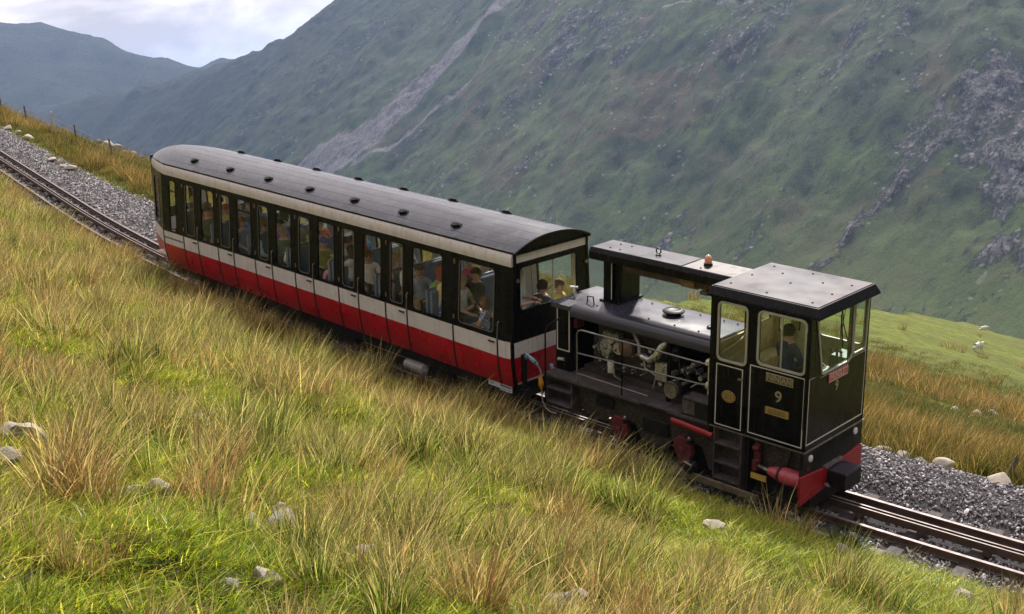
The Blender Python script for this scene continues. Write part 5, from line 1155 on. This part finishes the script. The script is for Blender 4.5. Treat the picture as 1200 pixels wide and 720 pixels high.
def sheep(x, y, face, sc_, label):
    V = [(0, 0, .58), (.30, 0, .60), (-.30, 0, .58), (.48, 0, .74), (.60, 0, .72), (.72, 0, .62)]; R = [.26, .22, .24, .12, .09, .055]; E = [(0, 1), (0, 2), (1, 3), (3, 4), (4, 5)]
    for sx_, par in ((.28, 1), (-.32, 2)):
        for sg in (-1, 1):
            n = len(V); V += [(sx_, sg*.12, .36), (sx_+(.03 if sx_ > 0 else -.04), sg*.12, .2), (sx_, sg*.12, .02)]; R += [.07, .035, .032]; E += [(par, n), (n, n+1), (n+1, n+2)]
    for sg in (-1, 1): n = len(V); V.append((.56, sg*.13, .76)); R.append(.03); E.append((4, n))
    n = len(V); V.append((-.56, 0, .48)); R.append(.05); E.append((2, n))
    me = bpy.data.meshes.new('sk'); me.from_pydata(V, E, []); o = bpy.data.objects.new('sk', me); COL.objects.link(o); o.modifiers.new('skin', 'SKIN')
    for i, r in enumerate(R): me.skin_vertices[0].data[i].radius = (r, r)
    me.skin_vertices[0].data[0].use_root = True; o.modifiers.new('s', 'SUBSURF').render_levels = 1
    dg = bpy.context.evaluated_depsgraph_get(); dg.update(); out = bpy.data.meshes.new_from_object(o.evaluated_get(dg)); bpy.data.objects.remove(o)
    for m_ in (WOOL, DFACE): out.materials.append(m_)
    for p in out.polygons: p.material_index = 1 if (p.center.z < .30 or p.center.x > .55) else 0; p.use_smooth = True
    s_ = bpy.data.objects.new('sheep', out); COL.objects.link(s_); tag(s_, label, 'sheep', 'sheep grazing in the field')
    s_.matrix_world = T((x, y, float(ground_z(x, y))))@Matrix.Rotation(-PITCH, 4, 'Y')@Matrix.Rotation(math.radians(face), 4, 'Z')@Matrix.Scale(sc_, 4)
WOOL = mat('fleece', (.70, .68, .62), .95, bump=.02, scale=12); DFACE = mat('sheep_face', (.60, .57, .5), .8)
sheep(-39.7, 100.5, 60, 1.15, 'white sheep grazing alone in the middle of the green field')
sheep(-66, 165, 20, 1.2, 'smaller looking white sheep far off on the crest of the field')

# ------------------------------------------------------------------ grass, rushes and loose stone
def grass_mat(name, ramp, transl=.35, tipcol=None, tipamt=0.):
    m, N, L, B = new_mat(name); N.remove(B)
    a = N.new('ShaderNodeAttribute'); a.attribute_name = 'blade'; it = N.new('ShaderNodeAttribute'); it.attribute_type = 'INSTANCER'; it.attribute_name = 'tint'
    t = nmath(N, L, 'ADD', nmath(N, L, 'MULTIPLY', a.outputs['Fac'], .80), nmath(N, L, 'MULTIPLY', nmath(N, L, 'SUBTRACT', it.outputs['Fac'], .18), .62))
    cr = N.new('ShaderNodeValToRGB'); el = cr.color_ramp.elements
    while len(el) > 1: el.remove(el[-1])
    el[0].position = ramp[0][0]; el[0].color = (*ramp[0][1], 1)
    for p, c in ramp[1:]: e_ = el.new(p); e_.color = (*c, 1)
    L.new(t, cr.inputs[0]); col = cr.outputs[0]
    if tipcol:
        tp = N.new('ShaderNodeAttribute'); tp.attribute_name = 'along'
        col = node_mix(N, L, nrange(N, L, tp.outputs['Fac'], .35, 1., 0, tipamt), col, tipcol)
    fr_ = nmath(N, L, 'FRACT', nmath(N, L, 'MULTIPLY', a.outputs['Fac'], 13.7)); sc__ = N.new('ShaderNodeVectorMath'); sc__.operation = 'SCALE'
    L.new(col, sc__.inputs[0]); L.new(nmath(N, L, 'ADD', nmath(N, L, 'MULTIPLY', nmath(N, L, 'MULTIPLY', fr_, fr_), 1.55), .42), sc__.inputs['Scale']); col = sc__.outputs[0]
    d = N.new('ShaderNodeBsdfDiffuse'); L.new(col, d.inputs[0]); tr = N.new('ShaderNodeBsdfTranslucent'); L.new(col, tr.inputs[0])
    mx = N.new('ShaderNodeMixShader'); mx.inputs[0].default_value = transl; L.new(d.outputs[0], mx.inputs[1]); L.new(tr.outputs[0], mx.inputs[2])
    gl = N.new('ShaderNodeBsdfGlossy'); gl.inputs['Roughness'].default_value = .45; gl.inputs[0].default_value = (.8, .8, .7, 1)
    m2 = N.new('ShaderNodeMixShader'); m2.inputs[0].default_value = .035; L.new(mx.outputs[0], m2.inputs[1]); L.new(gl.outputs[0], m2.inputs[2])
    L.new(m2.outputs[0], N['Material Output'].inputs['Surface']); return m
RUSHM = grass_mat('rush_blades', [(0, (.035, .10, .010)), (.25, (.11, .22, .018)), (.42, (.28, .36, .03)), (.58, (.58, .54, .15)), (.76, (.66, .54, .25)), (.9, (.55, .38, .15)), (1, (.42, .24, .09))], .35, (.58, .44, .20), .5)
TURFM = grass_mat('turf_blades', [(0, (.07, .15, .008)), (.3, (.20, .31, .012)), (.6, (.42, .48, .025)), (.85, (.56, .50, .08)), (1, (.60, .47, .18))], .5)
DARKM = grass_mat('dark_rush_blades', [(0, (.03, .085, .012)), (.6, (.055, .13, .018)), (1, (.12, .16, .04))], .25)
BANKM = grass_mat('moor_blades', [(0, (.030, .055, .010)), (.25, (.07, .095, .014)), (.45, (.20, .18, .035)), (.65, (.38, .27, .075)), (.85, (.44, .28, .09)), (1, (.50, .36, .16))], .3)
FIELDM = grass_mat('field_blades', [(0, (.06, .085, .012)), (.4, (.13, .15, .02)), (.7, (.20, .19, .035)), (1, (.30, .21, .07))], .35)
def clump(seed, n, hmin, hmax, rad, lean, wd, curl, seg=3, mat_=None, wind=(.10, .04)):
    r = random.Random(seed); V = []; F = []; A = []; AL = []
    for b in range(n):
        rr = rad*math.sqrt(r.random()); an = r.random()*6.283; bx, by = rr*math.cos(an), rr*math.sin(an)
        h = r.uniform(hmin, hmax)*(1-.3*rr/rad); le = lean*(rr/rad*.8+.35*r.random()); la = an+r.gauss(0, .9)
        dx, dy = math.cos(la)*le+wind[0]*r.uniform(.2, 1.3), math.sin(la)*le+wind[1]*r.uniform(.2, 1.3); fa = r.random()*3.1416; cx, cy_ = math.cos(fa), math.sin(fa)
        w = wd*r.uniform(.7, 1.25); br = r.random(); base = len(V); cu = curl*r.uniform(.3, 1.6)
        for s in range(seg+1):
            t = s/seg; px = bx+h*(dx*t+dx*cu*t*t*2); py = by+h*(dy*t+dy*cu*t*t*2); pz = h*(t-(.35*cu*(dx*dx+dy*dy)**.5)*t*t)
            ww = w*(1-.75*t**1.5)*.5
            if s < seg: V += [(px-cx*ww, py-cy_*ww, pz), (px+cx*ww, py+cy_*ww, pz)]; A += [br, br]; AL += [t, t]
            else: V.append((px, py, pz)); A.append(br); AL.append(1.)
        for s in range(seg-1): i = base+2*s; F.append((i, i+1, i+3, i+2))
        i = base+2*(seg-1); F.append((i, i+1, i+2))
    me = bpy.data.meshes.new('clump'); me.from_pydata(V, [], F)
    at = me.attributes.new('blade', 'FLOAT', 'POINT'); at.data.foreach_set('value', A); at = me.attributes.new('along', 'FLOAT', 'POINT'); at.data.foreach_set('value', AL)
    me.materials.append(mat_); return me
def scatter(name, meshes, P, rot, scl, tint, idx, label, smooth=False):
    """one object: every point carries one of the source meshes"""
    me = bpy.data.meshes.new(name); me.vertices.add(len(P)); me.vertices.foreach_set('co', P.astype(np.float32).ravel())
    for nm, ty, a in (('rot', 'FLOAT_VECTOR', rot), ('scl', 'FLOAT_VECTOR', scl)): at = me.attributes.new(nm, ty, 'POINT'); at.data.foreach_set('vector', a.astype(np.float32).ravel())
    at = me.attributes.new('tint', 'FLOAT', 'POINT'); at.data.foreach_set('value', tint.astype(np.float32))
    at = me.attributes.new('idx', 'INT', 'POINT'); at.data.foreach_set('value', idx.astype(np.int32))
    o = bpy.data.objects.new(name, me); COL.objects.link(o); tag(o, label, kind='stuff')
    ng = bpy.data.node_groups.new(name+'_nodes', 'GeometryNodeTree')
    ng.interface.new_socket('Geometry', in_out='INPUT', socket_type='NodeSocketGeometry'); ng.interface.new_socket('Geometry', in_out='OUTPUT', socket_type='NodeSocketGeometry')
    N, L = ng.nodes, ng.links; gi = N.new('NodeGroupInput'); go = N.new('NodeGroupOutput'); jn = N.new('GeometryNodeJoinGeometry')
    for k, m_ in enumerate(meshes):
        so = bpy.data.objects.new('%s_source' % name, m_); oi = N.new('GeometryNodeObjectInfo'); oi.inputs['Object'].default_value = so; oi.inputs['As Instance'].default_value = False
        g2 = N.new('GeometryNodeGeometryToInstance'); L.new(oi.outputs['Geometry'], g2.inputs[0]); L.new(g2.outputs[0], jn.inputs[0])
    ip = N.new('GeometryNodeInstanceOnPoints'); ip.inputs['Pick Instance'].default_value = True
    def attr(nm, ty): a = N.new('GeometryNodeInputNamedAttribute'); a.data_type = ty; a.inputs['Name'].default_value = nm; return a.outputs[0]
    L.new(gi.outputs[0], ip.inputs['Points']); L.new(jn.outputs[0], ip.inputs['Instance']); L.new(attr('idx', 'INT'), ip.inputs['Instance Index'])
    ra_ = attr('rot', 'FLOAT_VECTOR'); e2 = N.new('FunctionNodeEulerToRotation'); L.new(ra_, e2.inputs[0]); L.new(e2.outputs[0], ip.inputs['Rotation'])
    L.new(attr('scl', 'FLOAT_VECTOR'), ip.inputs['Scale']); L.new(ip.outputs[0], go.inputs[0])
    md = o.modifiers.new('scatter', 'NODES'); md.node_group = ng; return o
rg = np.random.default_rng(7)
GZ = ground_z(*np.meshgrid(xs, ys))
def ground_at(x, y):           # height of the ground sheet as meshed
    i = np.clip(np.searchsorted(xs, x)-1, 0, len(xs)-2); k = np.clip(np.searchsorted(ys, y)-1, 0, len(ys)-2)
    a = (x-xs[i])/(xs[i+1]-xs[i]); b = (y-ys[k])/(ys[k+1]-ys[k])
    return (GZ[k, i]*(1-a)+GZ[k, i+1]*a)*(1-b)+(GZ[k+1, i]*(1-a)+GZ[k+1, i+1]*a)*b
def sample(x0, x1, s0, s1, dens, fn, dmax=1e9, margin=1.18, pad=90, clear=.62):
    """random points on the hillside; s is the distance from the track centre"""
    n = int((x1-x0)*(s1-s0)*dens); x = rg.uniform(x0, x1, n); s = rg.uniform(s0, s1, n); y = track_y(x)+s
    z = ground_at(x, y); q = (np.stack([x, y, z], -1)-CAM)@RC.T; w = np.maximum(q[:, 2], .01); u = FPX*q[:, 0]/w; v = FPX*q[:, 1]/w
    hide = np.zeros(n, bool)
    for rx_, ry_, rw_2, _ in near_r: hide |= np.hypot(x-rx_-.07, y-ry_+.10) < (.10 if clear > .5 else -.02)+rw_2*clear
    keep = ~hide & (q[:, 2] > 1.5) & (abs(u) < 600*margin+pad) & (v < 360*margin+pad) & (v > -360*margin-pad) & (q[:, 2] < dmax) & (rg.random(n) < fn(x, y, s))
    return x[keep], y[keep], z[keep], s[keep], q[keep, 2]
def place(name, meshes, pts, scl, tint, label, tilt=.10, sink=.02, uprightness=True):
    x, y, z, s, D = pts; n = len(x)
    P = np.stack([x, y, z-sink], -1)@M3.T
    rot = np.stack([rg.normal(0, tilt, n), rg.normal(0, tilt, n), rg.uniform(-1.0, 1.0, n)], -1)
    k = scl[:, None]*np.stack([rg.uniform(.85, 1.15, n), rg.uniform(.85, 1.15, n), rg.uniform(.8, 1.2, n)], -1)
    print(name, n)
    return scatter(name, meshes, P, rot, k, np.clip(tint, 0, 1), rg.integers(0, len(meshes), n), label)
def tussock(x, y): return fbm(x/1.25, y/1.0, 201, 3)+.45*fbm(x/3.8, y/3., 207, 2)
rush = [clump(k, 42, .26, .64, .125, .34, .0108, .5, 3, RUSHM, (.13, .06)) for k in range(6)]
turf = [clump(20+k, 85, .05, .135, .19, .75, .0085, 1.0, 2, TURFM, (.05, .03)) for k in range(5)]
stalk = [clump(40+k, 7, .45, .85, .14, .30, .0055, .5, 4, RUSHM, (.22, .10)) for k in range(5)]
far_turf = [clump(60+k, 60, .07, .17, .32, .6, .012, .6, 2, FIELDM, (.05, .03)) for k in range(3)]
far_rush = [clump(70+k, 70, .35, .85, .24, .40, .014, .5, 3, BANKM, (.16, .06)) for k in range(5)]
# near bank
def wet(x, y): return np.clip(.5+1.6*fbm(x/2.4, y/1.9, 221, 3)+.25*sm(-3, 2, x), 0, 1)      # greener where 1
short_zone = lambda x, s: sm(-3.5, .2, x)*sm(-8.5, -5.5, s)          # mostly short turf by the lower track
p = sample(-40, 9, -19, -1.22, 8.5, lambda x, y, s: np.clip(.25+2.3*tussock(x, y)+.12*sm(2, -2, x), .08, 1)*(1-.86*short_zone(x, s))*sm(-1.15, -1.6, s))
place('rushes', rush, p, np.where(p[4] < 9, .8, 1.0)*(.75+.45*rg.random(len(p[0]))), .42-.46*wet(p[0], p[1])+.34*rg.random(len(p[0]))+.16*sm(-6, -16, p[0]), 'tall green and straw coloured rushes covering the near bank')
# rush tussocks: tight groups of clumps with open turf between them
cx_, cy_2, cz_, cs_, cD_ = sample(-40, 9, -19, -1.5, 1.7, lambda x, y, s: (1-.8*short_zone(x, s))*np.clip(.75+.8*fbm(x/4., y/3., 261, 2), .2, 1))
kk = rg.integers(6, 13, len(cx_)); ii = np.repeat(np.arange(len(cx_)), kk); rr_ = rg.normal(0, 1, (len(ii), 2)); sp_ = rg.uniform(.10, .24, len(cx_))[ii]
tx_, ty_ = cx_[ii]+rr_[:, 0]*sp_, cy_2[ii]+rr_[:, 1]*sp_; ok_ = (ty_-track_y(tx_)) < -1.3
for rx_, ry_, rw_2, _ in near_r: ok_ &= np.hypot(tx_-rx_-.07, ty_-ry_+.10) > .12+rw_2*.62
th_, tt_ = rg.uniform(.75, 1.45, len(cx_))[ii], (.12-.25*wet(cx_, cy_2)+.95*rg.random(len(cx_)))[ii]
p = (tx_[ok_], ty_[ok_], ground_at(tx_, ty_)[ok_], ty_[ok_], cD_[ii][ok_])
place('rush_tussocks', rush, p, np.where(p[4] < 9, .85, 1.)*th_[ok_]*rg.uniform(.8, 1.1, ok_.sum()), tt_[ok_]+.12*rg.random(ok_.sum()), 'bushy rush tussocks standing above the turf of the near bank', tilt=.09)
p = sample(-34, -3, -1.9, -1.0, 26, lambda x, y, s: sm(-34, -29, x)*np.clip(.35+1.8*fbm(x/1.1, y/.8, 271, 2), 0, 1)*(1-.7*sm(-10, -4, x)))
place('edge_rushes', far_rush, p, .55+.35*rg.random(len(p[0])), .45+.45*rg.random(len(p[0]))*sm(-5, -14, p[0])+.1, 'taller orange rushes along the near edge of the ballast')
p = sample(-36, 9, -19, -1.05, 62, lambda x, y, s: np.clip(1.1-.7*np.clip(tussock(x, y), 0, 1), 0, 1)*(.55+.45*sm(-14, -7, x)), clear=.42)
place('short_grass', turf, p, .85+.5*rg.random(len(p[0])), .62-.40*wet(p[0], p[1])+.25*rg.random(len(p[0])), 'bright yellow green short grass between the rushes', tilt=.15)
p = sample(-36, 9, -19, -1.3, 5.5, lambda x, y, s: np.clip(.7+1.3*tussock(x, y), .1, 1)*(1-.7*short_zone(x, s)))
place('straw_stalks', stalk, p, .75+.4*rg.random(len(p[0])), .62+.35*rg.random(len(p[0])), 'pale dry stalks leaning over the near bank', tilt=.16)
# valley side of the track
p = sample(-75, -9, 2.2, 30, 16, lambda x, y, s: sm(0, .9, s-ballast_far(x)-.5*fbm(x/1.4, y*0, 5, 2))*np.clip(.35+1.5*fbm(x/2.0, y/1.7, 231, 3)+.25*sm(6, 3, s), .03, .9)*sm(30, 14, s))
place('bank_rushes', far_rush, p, (.42+.36*rg.random(len(p[0])))*np.where(fbm(p[0]/1.4, p[1]/1.4, 281, 2) > .25, 1.35, 1.), .12+.85*np.clip(dryness(p[0], p[1]), 0, 1)*.8+.2*rg.random(len(p[0])), 'rust brown and green rushes on the bank behind the track')
p = sample(-75, -9, 2.0, 30, 22, lambda x, y, s: sm(-.2, .5, s-ballast_far(x))*sm(30, 20, s))
place('bank_grass', far_turf, p, .9+.5*rg.random(len(p[0])), .15+.55*rg.random(len(p[0])), 'green grass on the bank behind the track')
p = sample(-34, 7, 2.5, 19, 15, lambda x, y, s: sm(.15, .8, s-ballast_far(x))*np.clip(dryness(x, y)*1.25+.05, .04, 1)*sm(-22, -15, x+.2*s))
place('orange_rushes', far_rush, p, .55+.42*rg.random(len(p[0])), .30+.42*np.clip(dryness(p[0], p[1]), 0, 1)*rg.uniform(.6, 1.2, len(p[0]))+.5*fbm(p[0]/1.3, p[1]/1.3, 291, 2)-.25*(rg.random(len(p[0])) < .25), 'orange brown rushes below the track on the right')
p = sample(-80, 8, 2.3, 60, 6, lambda x, y, s: sm(0, .6, s-ballast_far(x))*sm(62, 30, s)*sm(-16, -10, x+.45*s))
place('field_grass', far_turf, p, 1.0+.8*rg.random(len(p[0])), .12+.45*rg.random(len(p[0]))+.25*np.clip(dryness(p[0], p[1]), 0, 1), 'grass of the sheep field')
p = sample(-110, 8, 18, 130, 1.6, lambda x, y, s: np.clip(dryness(x, y)*1.3-.25, 0, 1))
place('field_rushes', far_rush, p, 1.0+.6*rg.random(len(p[0])), .45+.4*rg.random(len(p[0])), 'brown bands of rush across the sheep field')
# tufts that stand out one by one
def tuft(x, y, w, h, label, m_=DARKM, seed=90):
    me = clump(seed, 260, h*.5, h, w, .42, .011, .4, 3, m_, (.05, .02)); o = bpy.data.objects.new('rush_clump', me); COL.objects.link(o)
    o.matrix_world = T((x, y, float(ground_z(x, y))-.02))@Matrix.Rotation(-PITCH, 4, 'Y'); tag(o, label, 'rush clump')
tuft(.93, -1.22, .20, .50, 'dark green rush clump growing against the near rail', DARKM, 91)
tuft(2.22, -8.95, .13, .40, 'straw topped rush clump at the bottom centre of the view', RUSHM, 92)
tuft(2.30, -5.30, .22, .28, 'low dark olive rush clump in short grass at the lower right', DARKM, 93)
tuft(-1.9, 6.9, .35, .6, 'dark green rush clump among orange rushes right of the cab', DARKM, 94)
# loose stone of the track bed
def chip(seed):
    bm = bmesh.new(); bmesh.ops.create_icosphere(bm, subdivisions=1, radius=.5); r = random.Random(seed)
    for v in bm.verts: v.co *= r.uniform(.5, 1.2); v.co.z *= .6
    me = bpy.data.meshes.new('chip'); bm.to_mesh(me); bm.free(); me.materials.append(CHIPM); return me
m, N, L, B = new_mat('ballast_stone'); B.inputs['Roughness'].default_value = .8
it = N.new('ShaderNodeAttribute'); it.attribute_type = 'INSTANCER'; it.attribute_name = 'tint'
cr_ = N.new('ShaderNodeValToRGB'); cr_.color_ramp.elements[0].color = (.10, .095, .105, 1); cr_.color_ramp.elements[1].color = (.72, .69, .72, 1); e_ = cr_.color_ramp.elements.new(.6); e_.color = (.33, .31, .335, 1)
L.new(it.outputs['Fac'], cr_.inputs[0]); L.new(cr_.outputs[0], B.inputs['Base Color']); CHIPM = m
chips = [chip(k) for k in range(6)]
def bed(x, y, s):
    on = (abs(s) < .86) & (((x+62) % .93 < .16) | ((x+62) % .93 > .80)); rails = (abs(abs(s)-.428) < .06) | (abs(s) < .08)
    return np.where(on | rails, 0., 1.)*sm(-1.3, -.95, s)*sm(ballast_far(x)+.35+.35*fbm(x/.9, y/.9, 251, 2), ballast_far(x)-.1, s)
x1_ = sample(-9, 6, -1.35, 3.0, 520, bed)
x2_ = sample(-62, -9, -1.3, 3.9, 170, bed)
for nm, p, a, b in (('ballast', x1_, .035, .075), ('upper_ballast', x2_, .055, .105)):
    n = len(p[0]); P = np.stack([p[0], p[1], p[2]+.004+rg.uniform(0, .02, n)], -1)@M3.T; w = (a+(b-a)*rg.random(n)**2)*np.where(rg.random(n) < .06, 1.5, 1.)
    print(nm, n)
    scatter(nm, chips, P, rg.uniform(0, 6.28, (n, 3)), np.stack([w, w*rg.uniform(.6, 1, n), w*rg.uniform(.6, 1, n)], -1), rg.random(n), rg.integers(0, 6, n), 'grey purple crushed stone of the track bed')

# ------------------------------------------------------------------ the air of the valley
hz = MB().box(-9500, 5500, -6500, 9500, FLOOR-12, 420).obj('haze', [])
hm = bpy.data.materials.new('haze'); hm.use_nodes = True; N = hm.node_tree.nodes; L = hm.node_tree.links; N.remove(N['Principled BSDF'])
pv = N.new('ShaderNodeVolumePrincipled'); pv.inputs['Density'].default_value = HAZE; pv.inputs['Color'].default_value = (.42, .60, 1., 1); pv.inputs['Anisotropy'].default_value = .3
L.new(pv.outputs[0], N['Material Output'].inputs['Volume']); hz.data.materials.append(hm); tag(hz, 'thin blue valley haze', kind='stuff')
